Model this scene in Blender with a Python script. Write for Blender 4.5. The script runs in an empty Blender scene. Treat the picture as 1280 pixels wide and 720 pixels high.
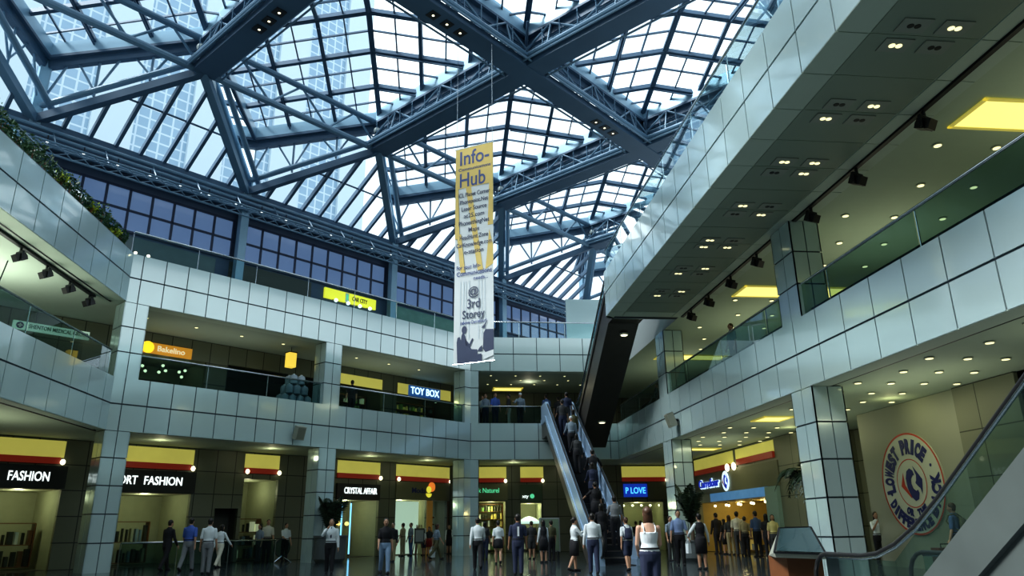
import bpy, math, random
from mathutils import Vector, Matrix
random.seed(7)
V = Vector
SC = bpy.context.scene
COL = SC.collection
PI = math.pi

# ------------------------------------------------------------------ camera solved from the photograph
FPX, PITCH, ROLL, CAMH, YAW = 917.593, 0.3176146, -0.0128606, 1.1401, -0.1047198
_cp, _sp = math.cos(PITCH), math.sin(PITCH)
_Rz = Matrix.Rotation(YAW, 3, 'Z')
_fw, _up, _rt = V((0, _cp, _sp)), V((0, -_sp, _cp)), V((1, 0, 0))
_c, _s = math.cos(ROLL), math.sin(ROLL)
FWD = _Rz @ _fw
CRT = _Rz @ (_rt * _c + _up * _s)
CUP = _Rz @ (_up * _c - _rt * _s)
EYE = V((0, 0, CAMH))

def ray(x, y):
    return FWD * FPX + CRT * (x - 640) - CUP * (y - 360)
def on_plane(x, y, p, n):
    d = ray(x, y)
    return EYE + d * ((V(p) - EYE).dot(n) / d.dot(n))
def onX(x, y, v): return on_plane(x, y, (v, 0, 0), V((1, 0, 0)))
def onY(x, y, v): return on_plane(x, y, (0, v, 0), V((0, 1, 0)))
def onZ(x, y, v): return on_plane(x, y, (0, 0, v), V((0, 0, 1)))
def horizon(x): return 661.7 - (x - 640) * 0.0129
def floor_at(px, s):
    """floor point in column px where one metre spans s pixels"""
    return onZ(px, horizon(px) + CAMH * s, 0.0)

cam = bpy.data.cameras.new('camera')
cam.sensor_width = 36.0
cam.lens = FPX / 1280 * 36
cam.clip_start, cam.clip_end = 0.05, 900
camo = bpy.data.objects.new('camera', cam)
COL.objects.link(camo)
M = Matrix.Identity(4)
for i in range(3):
    M[i][0], M[i][1], M[i][2], M[i][3] = CRT[i], CUP[i], -FWD[i], EYE[i]
camo.matrix_world = M
SC.camera = camo

# ------------------------------------------------------------------ materials
MATS = {}
def newmat(name):
    m = bpy.data.materials.new(name); m.use_nodes = True
    nt = m.node_tree
    b = nt.nodes['Principled BSDF']
    MATS[name] = m
    return m, nt, b
def mat(name, col, rough=0.5, metal=0.0, emit=0.0, ecol=None, noise=0.0, nscale=3.0, coat=0.0, spec=None):
    if name in MATS: return MATS[name]
    m, nt, b = newmat(name)
    c4 = (*col, 1)
    b.inputs['Base Color'].default_value = c4
    b.inputs['Roughness'].default_value = rough
    b.inputs['Metallic'].default_value = metal
    if spec is not None: b.inputs['Specular IOR Level'].default_value = spec
    if coat:
        b.inputs['Coat Weight'].default_value = coat
        b.inputs['Coat Roughness'].default_value = 0.05
    if emit:
        b.inputs['Emission Color'].default_value = (*(ecol or col), 1)
        b.inputs['Emission Strength'].default_value = emit
        m.cycles.emission_sampling = 'NONE'
    if noise:
        tc = nt.nodes.new('ShaderNodeTexCoord'); n = nt.nodes.new('ShaderNodeTexNoise')
        n.inputs['Scale'].default_value = nscale; n.inputs['Detail'].default_value = 3
        nt.links.new(tc.outputs['Object'], n.inputs['Vector'])
        r = nt.nodes.new('ShaderNodeMapRange')
        r.inputs['To Min'].default_value = 1 - noise; r.inputs['To Max'].default_value = 1 + noise
        nt.links.new(n.outputs['Fac'], r.inputs['Value'])
        mx = nt.nodes.new('ShaderNodeMix'); mx.data_type = 'RGBA'; mx.blend_type = 'MULTIPLY'
        mx.inputs['Factor'].default_value = 1
        mx.inputs['A'].default_value = c4
        nt.links.new(r.outputs['Result'], mx.inputs['B'])
        nt.links.new(mx.outputs['Result'], b.inputs['Base Color'])
    return m
def glassmat(name, tint, gloss=0.08, rough=0.02, fres=True, opac=0.0, dcol=(0.2, 0.3, 0.3), kf=1.0):
    """thin pane: tinted see-through with a mirror-like sheen"""
    m = bpy.data.materials.new(name); m.use_nodes = True; MATS[name] = m
    nt = m.node_tree; nt.nodes.clear()
    out = nt.nodes.new('ShaderNodeOutputMaterial')
    t = nt.nodes.new('ShaderNodeBsdfTransparent'); t.inputs['Color'].default_value = (*tint, 1)
    g = nt.nodes.new('ShaderNodeBsdfGlossy'); g.inputs['Roughness'].default_value = rough
    g.inputs['Color'].default_value = (0.9, 0.97, 1, 1)
    mx = nt.nodes.new('ShaderNodeMixShader')
    if fres:
        lw = nt.nodes.new('ShaderNodeLayerWeight'); lw.inputs['Blend'].default_value = gloss
        mu = nt.nodes.new('ShaderNodeMath'); mu.operation = 'MULTIPLY'; mu.inputs[1].default_value = kf
        nt.links.new(lw.outputs['Fresnel'], mu.inputs[0]); nt.links.new(mu.outputs[0], mx.inputs['Fac'])
    else:
        mx.inputs['Fac'].default_value = gloss
    nt.links.new(t.outputs[0], mx.inputs[1]); nt.links.new(g.outputs[0], mx.inputs[2])
    last = mx
    if opac:
        d = nt.nodes.new('ShaderNodeBsdfDiffuse'); d.inputs['Color'].default_value = (*dcol, 1)
        m2 = nt.nodes.new('ShaderNodeMixShader'); m2.inputs['Fac'].default_value = opac
        nt.links.new(mx.outputs[0], m2.inputs[1]); nt.links.new(d.outputs[0], m2.inputs[2]); last = m2
    nt.links.new(last.outputs[0], out.inputs['Surface'])
    return m
def brickmat(name, c1, c2, mortar, w, h, mort=0.02, rough=0.4, axes='XZ', rot=0.0, emit=0.0, offset=0.0, coat=0.0):
    """tiles / window grids: brick texture laid on world axes after turning by rot about z"""
    m, nt, b = newmat(name)
    tc = nt.nodes.new('ShaderNodeTexCoord')
    mp = nt.nodes.new('ShaderNodeMapping'); mp.vector_type = 'POINT'
    mp.inputs['Rotation'].default_value = (0, 0, -rot)
    nt.links.new(tc.outputs['Object'], mp.inputs['Vector'])
    sx = nt.nodes.new('ShaderNodeSeparateXYZ'); cx = nt.nodes.new('ShaderNodeCombineXYZ')
    nt.links.new(mp.outputs[0], sx.inputs[0])
    nt.links.new(sx.outputs[axes[0]], cx.inputs['X']); nt.links.new(sx.outputs[axes[1]], cx.inputs['Y'])
    br = nt.nodes.new('ShaderNodeTexBrick')
    br.offset = offset; br.offset_frequency = 2; br.squash = 1
    br.inputs['Scale'].default_value = 1
    br.inputs['Color1'].default_value = (*c1, 1); br.inputs['Color2'].default_value = (*c2, 1)
    br.inputs['Mortar'].default_value = (*mortar, 1)
    br.inputs['Mortar Size'].default_value = mort; br.inputs['Mortar Smooth'].default_value = 0.05
    br.inputs['Brick Width'].default_value = w; br.inputs['Row Height'].default_value = h
    nt.links.new(cx.outputs[0], br.inputs['Vector'])
    nt.links.new(br.outputs['Color'], b.inputs['Base Color'])
    b.inputs['Roughness'].default_value = rough
    if coat: b.inputs['Coat Weight'].default_value = coat; b.inputs['Coat Roughness'].default_value = 0.03
    if emit:
        nt.links.new(br.outputs['Color'], b.inputs['Emission Color'])
        b.inputs['Emission Strength'].default_value = emit
        m.cycles.emission_sampling = 'NONE'
    return m

PANEL = mat('cladding_panel', (0.55, 0.71, 0.72), 0.16, 0.22, noise=0.05, nscale=0.8, coat=1.0)
JOINT = mat('panel_joint', (0.03, 0.045, 0.06), 0.7)
SOFFIT = mat('soffit_paint', (0.50, 0.60, 0.52), 0.6, noise=0.03)
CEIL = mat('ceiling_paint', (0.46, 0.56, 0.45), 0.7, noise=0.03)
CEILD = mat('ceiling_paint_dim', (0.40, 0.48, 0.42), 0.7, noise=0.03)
PERF = mat('perforated_ceiling_panel', (0.27, 0.34, 0.28), 0.5, 0.1)
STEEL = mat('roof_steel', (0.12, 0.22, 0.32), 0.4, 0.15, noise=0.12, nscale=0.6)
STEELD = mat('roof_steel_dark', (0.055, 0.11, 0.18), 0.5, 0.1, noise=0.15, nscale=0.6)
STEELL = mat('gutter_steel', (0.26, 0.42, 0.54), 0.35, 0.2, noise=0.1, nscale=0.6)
CHROME = mat('brushed_steel', (0.62, 0.68, 0.72), 0.2, 1.0)
DARKM = mat('dark_metal', (0.02, 0.024, 0.03), 0.45, 0.4)
BLACK = mat('black_plastic', (0.012, 0.013, 0.016), 0.45)
RUBBER = mat('handrail_rubber', (0.015, 0.016, 0.018), 0.35)
GLASS = glassmat('roof_glass', (0.93, 0.985, 1.0), 0.06)
BALGLASS = glassmat('balustrade_glass', (0.56, 0.69, 0.69), 0.09, opac=0.02, kf=.4)
ESCGLASS = glassmat('escalator_glass', (0.70, 0.82, 0.80), 0.12, opac=0.02)
BALCLEAR = glassmat('clear_balustrade_glass', (0.82, 0.93, 0.94), 0.10, opac=0.01, kf=.55)
SHOPGLASS = glassmat('shop_glass', (0.85, 0.92, 0.9), 0.05)
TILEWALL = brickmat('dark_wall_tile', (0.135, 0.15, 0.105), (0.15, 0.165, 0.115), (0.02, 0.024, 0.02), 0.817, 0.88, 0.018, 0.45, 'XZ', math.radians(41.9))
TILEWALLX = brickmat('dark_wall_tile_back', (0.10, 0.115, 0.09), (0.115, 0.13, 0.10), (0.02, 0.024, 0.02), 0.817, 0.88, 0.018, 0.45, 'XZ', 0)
TILEWALLY = brickmat('beige_wall_tile_side', (0.22, 0.235, 0.17), (0.23, 0.245, 0.18), (0.05, 0.055, 0.04), 3.3, 1.1, 0.015, 0.5, 'YZ', 0)
FLOORM = brickmat('polished_granite', (0.035, 0.05, 0.06), (0.05, 0.068, 0.08), (0.10, 0.13, 0.15), 1.2, 1.2, 0.02, 0.13, 'XY', math.radians(41.9), coat=0.3)
YELLOWLIT = mat('lit_yellow_wall', (0.52, 0.50, 0.14), 0.7, emit=0.42, ecol=(0.60, 0.56, 0.12), noise=0.25, nscale=0.9)
COVE = mat('lit_ceiling_cove', (0.8, 0.75, 0.3), 0.6, emit=1.0, ecol=(0.9, 0.78, 0.22))
REDS = mat('red_strip', (0.20, 0.025, 0.012), 0.5, emit=0.12, ecol=(0.6, 0.05, 0.02))
BEIGE = mat('beige_fascia', (0.17, 0.175, 0.11), 0.6, noise=0.08)
SIGNBLK = mat('black_sign_board', (0.012, 0.013, 0.014), 0.35)
LETW = mat('white_lit_letter', (0.9, 0.95, 0.95), 0.5, emit=1.0, ecol=(0.85, 0.95, 0.95))
LETB = mat('blue_lit_letter', (0.05, 0.2, 0.9), 0.5, emit=1.3, ecol=(0.08, 0.35, 1.0))
LETG = mat('green_lit_letter', (0.1, 0.6, 0.3), 0.5, emit=0.7, ecol=(0.12, 0.65, 0.35))
LETNAVY = mat('navy_letter', (0.02, 0.03, 0.16), 0.5)
LETRED = mat('red_mark', (0.55, 0.06, 0.03), 0.5)
BULB = mat('warm_bulb', (1, 0.95, 0.7), 0.4, emit=2.2, ecol=(1, 0.92, 0.6))
BULBW = mat('white_bulb', (1, 1, 1), 0.4, emit=1.4, ecol=(0.9, 1, 1))
DLIGHT = mat('downlight_lens', (1, 0.95, 0.6), 0.4, emit=1.1, ecol=(1, 0.93, 0.5))
DLRING = mat('downlight_trim', (0.5, 0.55, 0.45), 0.4)
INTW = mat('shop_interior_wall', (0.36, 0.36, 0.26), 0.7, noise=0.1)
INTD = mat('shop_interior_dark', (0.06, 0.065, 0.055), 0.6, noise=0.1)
WHITEP = mat('white_paint', (0.75, 0.8, 0.76), 0.5)
GREYP = mat('grey_paint', (0.30, 0.34, 0.34), 0.5)
WOODR = mat('brown_wood', (0.17, 0.07, 0.03), 0.4, noise=0.2, nscale=6)
LEAF = mat('leaf_green', (0.03, 0.09, 0.03), 0.5, noise=0.3)
LEAFD = mat('palm_leaf', (0.02, 0.045, 0.022), 0.5, noise=0.3)
LEAFY = mat('leaf_yellow', (0.45, 0.55, 0.05), 0.5, noise=0.2)
PLANTER = mat('planter_grey', (0.09, 0.11, 0.12), 0.5, noise=0.1)
BLUEWIN = mat('blue_clerestory_glass', (0.06, 0.11, 0.21), 0.15, 0.0, emit=0.36, ecol=(0.17, 0.28, 0.50), noise=0.12, nscale=0.7, spec=0.8)  # even glow put into the glass colour to brighten the panes
MULB = mat('dark_blue_mullion', (0.012, 0.028, 0.07), 0.5)
ALUB = mat('escalator_blue_panel', (0.33, 0.48, 0.66), 0.3, 0.2, noise=0.08)
CLADD = mat('escalator_dark_cladding', (0.075, 0.07, 0.062), 0.4, 0.3, noise=0.1)
STEP = mat('escalator_step', (0.025, 0.027, 0.03), 0.5, 0.5)

# ------------------------------------------------------------------ mesh builder
WORLD = {}
class MB:
    def __init__(s): s.v = []; s.f = []; s.m = []; s.cur = 0
    def add(s, pts, faces):
        o = len(s.v); s.v += [V(p) for p in pts]
        for f in faces: s.f.append([o + i for i in f]); s.m.append(s.cur)
        return s
    def mi(s, i): s.cur = i; return s
    def poly(s, pts): return s.add(pts, [list(range(len(pts)))])
    def hexa(s, p):   # 8 corners: bottom ring 0-3 ccw, top ring 4-7
        return s.add(p, [(3, 2, 1, 0), (4, 5, 6, 7), (0, 1, 5, 4), (1, 2, 6, 5), (2, 3, 7, 6), (3, 0, 4, 7)])
    def box(s, c, sx, sy, sz, ax=None):
        ax = ax or (V((1, 0, 0)), V((0, 1, 0)), V((0, 0, 1)))
        c = V(c); X, Y, Z = ax[0] * sx / 2, ax[1] * sy / 2, ax[2] * sz / 2
        return s.hexa([c - X - Y - Z, c + X - Y - Z, c + X + Y - Z, c - X + Y - Z, c - X - Y + Z, c + X - Y + Z, c + X + Y + Z, c - X + Y + Z])
    def bx(s, x0, x1, y0, y1, z0, z1):
        return s.box(((x0 + x1) / 2, (y0 + y1) / 2, (z0 + z1) / 2), abs(x1 - x0), abs(y1 - y0), abs(z1 - z0))
    def prism(s, pts, d):
        n = len(pts); d = V(d); pts = [V(p) for p in pts]
        return s.add(pts + [p + d for p in pts], [list(range(n))[::-1], list(range(n, 2 * n))] + [(i, (i + 1) % n, n + (i + 1) % n, n + i) for i in range(n)])
    def bar(s, p, q, w, h, up=V((0, 0, 1)), dz=0.0):
        p, q = V(p), V(q); d = (q - p); L = d.length
        if L < 1e-6: return s
        Y = d / L; X = Y.cross(up)
        if X.length < 1e-4: X = Y.cross(V((1, 0, 0)))
        X.normalize(); Z = X.cross(Y)
        return s.box((p + q) / 2 + Z * dz, w, L, h, (X, Y, Z))
    def rings(s, rings, cap=True):
        k = len(rings[0]); o = len(s.v)
        for r in rings: s.v += [V(p) for p in r]
        for i in range(len(rings) - 1):
            for j in range(k):
                a, b = o + i * k + j, o + i * k + (j + 1) % k
                s.f.append([a, b, b + k, a + k]); s.m.append(s.cur)
        if cap:
            s.f.append([o + j for j in range(k)][::-1]); s.m.append(s.cur)
            e = o + (len(rings) - 1) * k
            s.f.append([e + j for j in range(k)]); s.m.append(s.cur)
        return s
    def path(s, pts, rad, seg=8, round_ends=False):
        pts = [V(p) for p in pts]
        if not isinstance(rad, (list, tuple)): rad = [rad] * len(pts)
        rad = list(rad)
        if round_ends:
            d0 = (pts[0] - pts[1]).normalized(); d1 = (pts[-1] - pts[-2]).normalized()
            r0, r1 = rad[0], rad[-1]
            pts = [pts[0] + d0 * r0 * .92, pts[0] + d0 * r0 * .6] + pts + [pts[-1] + d1 * r1 * .6, pts[-1] + d1 * r1 * .92]
            rad = [r0 * .35, r0 * .8] + rad + [r1 * .8, r1 * .35]
        rings = []; ref = None
        for i, p in enumerate(pts):
            a = pts[max(i - 1, 0)]; b = pts[min(i + 1, len(pts) - 1)]
            t = (b - a).normalized()
            if ref is None:
                ref = t.cross(V((0, 0, 1)))
                if ref.length < 0.1: ref = t.cross(V((1, 0, 0)))
            ref = (ref - t * ref.dot(t)).normalized(); bn = t.cross(ref)
            rings.append([p + (ref * math.cos(2 * PI * j / seg) + bn * math.sin(2 * PI * j / seg)) * rad[i] for j in range(seg)])
        return s.rings(rings)
    def tube(s, p, q, r, seg=8): return s.path([p, q], r, seg)
    def ell(s, c, rx, ry, rz, n=12, m=8, rot=None):
        c = V(c); rings = []
        for i in range(m + 1):
            a = -PI / 2 + PI * min(max(i / m, 0.02), 0.98)
            ring = []
            for j in range(n):
                b = 2 * PI * j / n
                p = V((rx * math.cos(a) * math.cos(b), ry * math.cos(a) * math.sin(b), rz * math.sin(a)))
                if rot: p = rot @ p
                ring.append(c + p)
            rings.append(ring)
        return s.rings(rings)
    def disc(s, c, r, X, Y, n=20):
        c = V(c); return s.poly([c + X * r * math.cos(2 * PI * i / n) + Y * r * math.sin(2 * PI * i / n) for i in range(n)])
    def cyl(s, c, r, h, axis=V((0, 0, 1)), n=16, r2=None):
        c = V(c); return s.path([c, c + axis * h], [r, r if r2 is None else r2], n)
    def lathe(s, prof, c, n=20):
        c = V(c)
        return s.rings([[c + V((r * math.cos(2 * PI * j / n), r * math.sin(2 * PI * j / n), z)) for j in range(n)] for r, z in prof])
    def text(s, body, origin, X, Y, h, depth=0.02, align='LEFT', width=None, bold=0.0, shear=0.0, maxw=None):
        m = glyphs(body, bold, shear)
        if not m['v']: return s
        xs = [p[0] for p in m['v']]; ys = [p[1] for p in m['v']]
        cap = 0.70; k = h / cap
        w = (max(xs) - min(xs)); kx = k if width is None else width / w
        if maxw and kx * w > maxw: kx = maxw / w
        off = {'LEFT': -min(xs), 'CENTER': -(max(xs) + min(xs)) / 2, 'RIGHT': -max(xs)}[align]
        N = X.cross(Y); O = V(origin)
        return s.add([O + X * ((p[0] + off) * kx) + Y * (p[1] * k) + N * (depth if p[2] > 0 else 0.0) for p in m['v']], m['f'])
    def build(s, name, mats, parent=None, smooth=False, **tags):
        me = bpy.data.meshes.new(name)
        off = WORLD.get(parent.name, V((0, 0, 0))) if parent else V((0, 0, 0))
        me.from_pydata([tuple(p - off) for p in s.v], [], s.f)
        if not isinstance(mats, (list, tuple)): mats = [mats]
        for x in mats: me.materials.append(x)
        me.polygons.foreach_set('material_index', s.m)
        if smooth: me.polygons.foreach_set('use_smooth', [True] * len(me.polygons))
        me.update()
        o = bpy.data.objects.new(name, me); COL.objects.link(o)
        if parent: o.parent = parent; WORLD[o.name] = off
        for k, v in tags.items(): o[{'cat': 'category'}.get(k, k)] = v
        return o
GL = {}
def glyphs(body, bold=0.0, shear=0.0):
    key = (body, bold, shear)
    if key not in GL:
        c = bpy.data.curves.new('t', 'FONT'); c.body = body; c.extrude = 0.02; c.resolution_u = 3; c.offset = bold; c.shear = shear
        o = bpy.data.objects.new('t', c); m = o.to_mesh()
        GL[key] = {'v': [tuple(v.co) for v in m.vertices], 'f': [tuple(p.vertices) for p in m.polygons]}
        o.to_mesh_clear(); bpy.data.objects.remove(o); bpy.data.curves.remove(c)
    return GL[key]
def thing(name, label, cat, loc=(0, 0, 0), group=None, kind=None):
    o = bpy.data.objects.new(name, None); COL.objects.link(o)
    o.location = loc; o.empty_display_size = 0.1
    WORLD[o.name] = V(loc)
    o['label'] = label; o['category'] = cat
    if group: o['group'] = group
    if kind: o['kind'] = kind
    return o
def dup(root, loc, rz=0.0, label=None, group=None):
    def cp(o, par):
        c = o.copy(); COL.objects.link(c)
        if par: c.parent = par
        for ch in o.children: cp(ch, c)
        return c
    r = cp(root, None); r.location = loc; r.rotation_euler = (0, 0, rz)
    if label: r['label'] = label
    if group: r['group'] = group
    return r
def struct(name, mb, mats, **k): return mb.build(name, mats, kind='structure', **k)

# ------------------------------------------------------------------ frames of the facades (s along, o towards the atrium, z up)
class Frame:
    def __init__(f, o, u):
        f.o = V((o[0], o[1], 0)); f.u = V((u[0], u[1], 0)).normalized(); f.n = V((f.u.y, -f.u.x, 0))
    def p(f, s, o, z): return f.o + f.u * s + f.n * o + V((0, 0, z))
    def at(f, x, y, off):
        P = on_plane(x, y, f.o + f.n * off, f.n); return (P - f.o).dot(f.u), P.z
    def so(f, P): return (V(P) - f.o).dot(f.u), (V(P) - f.o).dot(f.n)
A = Frame((-11.078, 25.183), (0.7443, 0.6678))
K = Frame((1.70, 36.65), (1, 0))
L = Frame((-10.73, 0), (0, 1))           # n = +x, towards the atrium
R = Frame((9.118, 36.65), (0, -1))       # s runs from the far end to the camera, n = -x
S = Frame((6.355, 26.7), (0, -1))
Z = V((0, 0, 1))
Z1B, Z1M, Z1T, Z2B, Z2M, Z2T = 4.40, 5.28, 6.16, 8.80, 9.68, 10.56
SC1 = 0.41          # corner where the side and oblique facades meet, in A
SC2 = 17.17         # corner where the oblique and back facades meet, in A
# ------------------------------------------------------------------ cladding bands
def band_on(mb, fr, joints, z0, z1, z2, gv=0.035, gh=0.05):
    """two rows of cladding panels with open dark joints"""
    for i in range(len(joints) - 1):
        a, b = joints[i] + gv / 2, joints[i + 1] - gv / 2
        if b - a < 0.03: continue
        for za, zb in ((z0, z1 - gh / 2), (z1 + gh / 2, z2)):
            mb.mi(0).hexa([fr.p(a, -.03, za), fr.p(b, -.03, za), fr.p(b, 0, za), fr.p(a, 0, za), fr.p(a, -.03, zb), fr.p(b, -.03, zb), fr.p(b, 0, zb), fr.p(a, 0, zb)])
    a, b = joints[0], joints[-1]
    mb.mi(1).hexa([fr.p(a, -.34, z0 + .02), fr.p(b, -.34, z0 + .02), fr.p(b, -.028, z0 + .02), fr.p(a, -.028, z0 + .02), fr.p(a, -.34, z2 - .01), fr.p(b, -.34, z2 - .01), fr.p(b, -.028, z2 - .01), fr.p(a, -.028, z2 - .01)])
def jl(lo, hi, first, pitch):
    k0 = math.ceil((lo + 0.05 - first) / pitch); r = [lo]
    while first + k0 * pitch < hi - 0.05: r.append(first + k0 * pitch); k0 += 1
    return r + [hi]
pA = 0.817
jA = jl(SC1, SC2, 0, pA)
jK = jl(0, 7.42, 2.675 - 1.70, 1.205)
jL = jl(-4, 25.46, 24.854, 1.129)
jR = jl(0, 40, 36.65 - 24.507, 1.168)
jS = jl(0, 30, 26.7 - 22.223, 1.159)
for fr, j, nm in ((A, jA, 'wall_back_left'), (K, jK, 'wall_back'), (L, jL, 'wall_left')):
    for z, t in (((Z1B, Z1M, Z1T), 'lower'), ((Z2B, Z2M, Z2T), 'upper')):
        mb = MB(); band_on(mb, fr, j, *z); struct(nm + '_' + t + '_band', mb, [PANEL, JOINT])
mb = MB(); band_on(mb, R, jR, Z1B, Z1M, Z1T); struct('wall_right_lower_band', mb, [PANEL, JOINT])
mb = MB(); band_on(mb, S, [j for j in jS if j > .3] if False else [0.35] + [j for j in jS if j > .6], Z2B, Z2M, Z2T)
# rounded nose at the far end of the upper right slab
for k in range(5):
    a0, a1 = PI / 2 * k / 5, PI / 2 * (k + 1) / 5
    def q(a, z, r=.35): return V((6.355 + .35 - r * math.cos(a), 26.35 + r * math.sin(a), z))
    for za, zb in ((Z2B, Z2M - .025), (Z2M + .025, Z2T)):
        mb.mi(0).poly([q(a1, za), q(a0, za), q(a0, zb), q(a1, zb)])
    mb.mi(1).poly([q(a1, Z2B, .32), q(a0, Z2B, .32), q(a0, Z2T, .32), q(a1, Z2T, .32)])
for za, zb in ((Z2B, Z2M - .025), (Z2M + .025, Z2T)): mb.mi(0).bx(6.7, 9.2, 26.67, 26.7, za, zb)
mb.mi(1).bx(6.7, 9.2, 26.4, 26.67, Z2B + .01, Z2T)
struct('wall_right_upper_band', mb, [PANEL, JOINT])

# ------------------------------------------------------------------ columns
def column(name, foot, z0, n, hz=.88, top=None):
    """clad column; foot = plan polygon, ccw from above; long sides are split in two panels"""
    mb = MB(); foot = [V((p[0], p[1], 0)) for p in foot]; N = len(foot)
    cen = sum(foot, V((0, 0, 0))) / N
    top = top or z0 + n * hz
    core = [p + (cen - p).normalized() * .045 for p in foot]
    mb.mi(1).prism([p + Z * z0 for p in core], Z * (top - z0))
    for i in range(N):
        a, b = foot[i], foot[(i + 1) % N]; d = b - a; Ls = d.length; t = d / Ls; nn = V((t.y, -t.x, 0))
        parts = [(0, Ls)] if Ls < .5 else [(0, Ls / 2), (Ls / 2, Ls)]
        for (u0, u1) in parts:
            g0 = .0 if u0 == 0 else .014; g1 = .0 if u1 == Ls else .014
            for k in range(n):
                za, zb = z0 + k * hz + (.02 if k else 0.0), min(z0 + (k + 1) * hz - .02, top)
                P = [a + t * (u0 + g0), a + t * (u1 - g1)]
                mb.mi(0).hexa([P[0] - nn * .03 + Z * za, P[1] - nn * .03 + Z * za, P[1] + Z * za, P[0] + Z * za, P[0] - nn * .03 + Z * zb, P[1] - nn * .03 + Z * zb, P[1] + Z * zb, P[0] + Z * zb])
    return struct(name, mb, [PANEL, JOINT])
def footA(s0, s1, d=.78): return [A.p(s0, 0, 0), A.p(s1, 0, 0), A.p(s1, -d, 0), A.p(s0, -d, 0)]
C2P = A.p(SC2, 0, 0)
f3 = [A.p(SC2 - .42, 0, 0), C2P, C2P + V((.42, 0, 0)), C2P + V((.42, .75, 0)), A.p(SC2 - .42, -.78, 0)]
for f in (footA(SC1, SC1 + .82), footA(8.58, 9.40), f3):
    column('column', f, 0, 5); column('column', f, Z1T, 3, top=Z2B)
fR = lambda y0, y1: [(9.13, y0), (9.93, y0), (9.93, y1), (9.13, y1)]
for y0, y1 in ((17.0, 18.1), (28.25, 29.35)):
    column('column', fR(y0, y1), 0, 5); column('column', fR(y0, y1), Z1T, 3, top=Z2B)

# ------------------------------------------------------------------ floors and ceilings
BK = -3.6                                   # shop line behind the facade A
mb = MB(); mb.bx(-32, 26, -8, 60, -.3, 0); struct('floor', mb, FLOORM)
mb = MB(); mb.bx(-32, 26, -8.2, -8, 0, 21); struct('wall_sky_block_behind_viewer', mb, mat('sky_block_paint', (.10, .14, .11), .7, noise=.1))  # unseen wall added to block low sky light from behind the camera
def slab(name, pts, z0, z1, mats):
    mb = MB(); pts = [V((p[0], p[1], 0)) for p in pts]; n = len(pts)
    mb.mi(0).poly([p + Z * z0 for p in pts][::-1])
    mb.mi(1).poly([p + Z * z1 for p in pts])
    for i in range(n):
        a, b = pts[i], pts[(i + 1) % n]; mb.mi(1).poly([a + Z * z0, b + Z * z0, b + Z * z1, a + Z * z1])
    return struct(name, mb, mats)
e = .05
left_pts = [(-10.73 - e, -6), (-18.5, -6), A.p(-9, -5.5, 0), A.p(SC2 - 1, -8.5, 0), (9.118 + e, 48), (9.118 + e, 36.65 + e), (1.70, 36.65 + e), A.p(SC1, -e, 0)]
slab('ceiling_ground_storey', left_pts, Z1B + .012, Z1T - .05, [CEIL, GREYP])
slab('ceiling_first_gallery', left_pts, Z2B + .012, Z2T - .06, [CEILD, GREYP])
right_pts = [(9.118 + e, -6), (9.118 + e, 48), (26, 48), (26, -6)]
slab('ceiling_right_ground', right_pts, Z1B + .012, Z1T - .05, [CEIL, GREYP])
upper_right = [(6.355 + e, -3), (6.355 + e, 26.3), (6.75, 26.65), (9.2, 26.65), (9.2, 48), (26, 48), (26, -3)]
slab('ceiling_right_gallery', upper_right, Z2B + .012, Z2T - .06, [CEIL, GREYP])

# soffit strips of the upper right slab: solid edge panels, perforated field, track
mb = MB(); ys = [26.7 - j for j in jS]
for i in range(len(ys) - 1):
    y1, y0 = ys[i] - .012, ys[i + 1] + .012
    if y1 - y0 < .1: continue
    y1 = min(y1, 26.3)
    mb.mi(0).bx(6.36, 6.93, y0, y1, Z2B - .012, Z2B + .01)
    mb.mi(1).bx(6.96, 8.88, y0, y1, Z2B + .0, Z2B + .011) if i > 0 else mb.mi(0).bx(6.96, 8.88, y0, y1, Z2B - .012, Z2B + .01)
    mb.mi(0).bx(8.91, 9.22, y0, y1, Z2B - .012, Z2B + .01)
    mb.mi(0).bx(9.36, 9.66, y0, y1, Z2B - .012, Z2B + .01)
struct('trim_right_soffit_panels', mb, [SOFFIT, PERF])
mb = MB(); mb.bx(9.24, 9.34, -3, 26.2, Z2B - .05, Z2B + .01); struct('trim_right_lighting_track', mb, BLACK)
mb = MB(); mb.bx(-11.25, -10.75, 2, 25.3, Z2B - .012, Z2B + .01); mb.mi(1).bx(-11.62, -11.5, 4, 24.9, Z2B - .06, Z2B + .01); mb.mi(1).bx(-11.29, -11.25, 2, 25.5, Z2B - .03, Z2B + .01)
struct('trim_left_soffit_panels', mb, [SOFFIT, DARKM])
mb = MB(); mb.bx(-11.1, -10.75, 2, 25.3, Z1B - .012, Z1B + .01); mb.mi(1).bx(-11.16, -11.1, 2, 25.6, Z1B - .03, Z1B + .01); struct('trim_left_lower_soffit_edge', mb, [SOFFIT, DARKM])
mb = MB(); mb.bx(9.13, 9.62, -3, 36.6, Z1B - .012, Z1B + .01); mb.mi(1).bx(9.62, 9.68, -3, 36.6, Z1B - .01, Z1B + .012); struct('trim_right_lower_soffit_edge', mb, [SOFFIT, DARKM])
for fr, a, b in ((A, SC1 + .9, 8.5), (A, 9.5, SC2 - .5), (K, .5, 7.4)):
    for z in (Z1B, Z2B):
        mb = MB(); mb.hexa([fr.p(a, -.5, z - .012), fr.p(b, -.5, z - .012), fr.p(b, -.05, z - .012), fr.p(a, -.05, z - .012), fr.p(a, -.5, z + .011), fr.p(b, -.5, z + .011), fr.p(b, -.05, z + .011), fr.p(a, -.05, z + .011)])
        struct('trim_back_soffit_edge', mb, SOFFIT)

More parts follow.
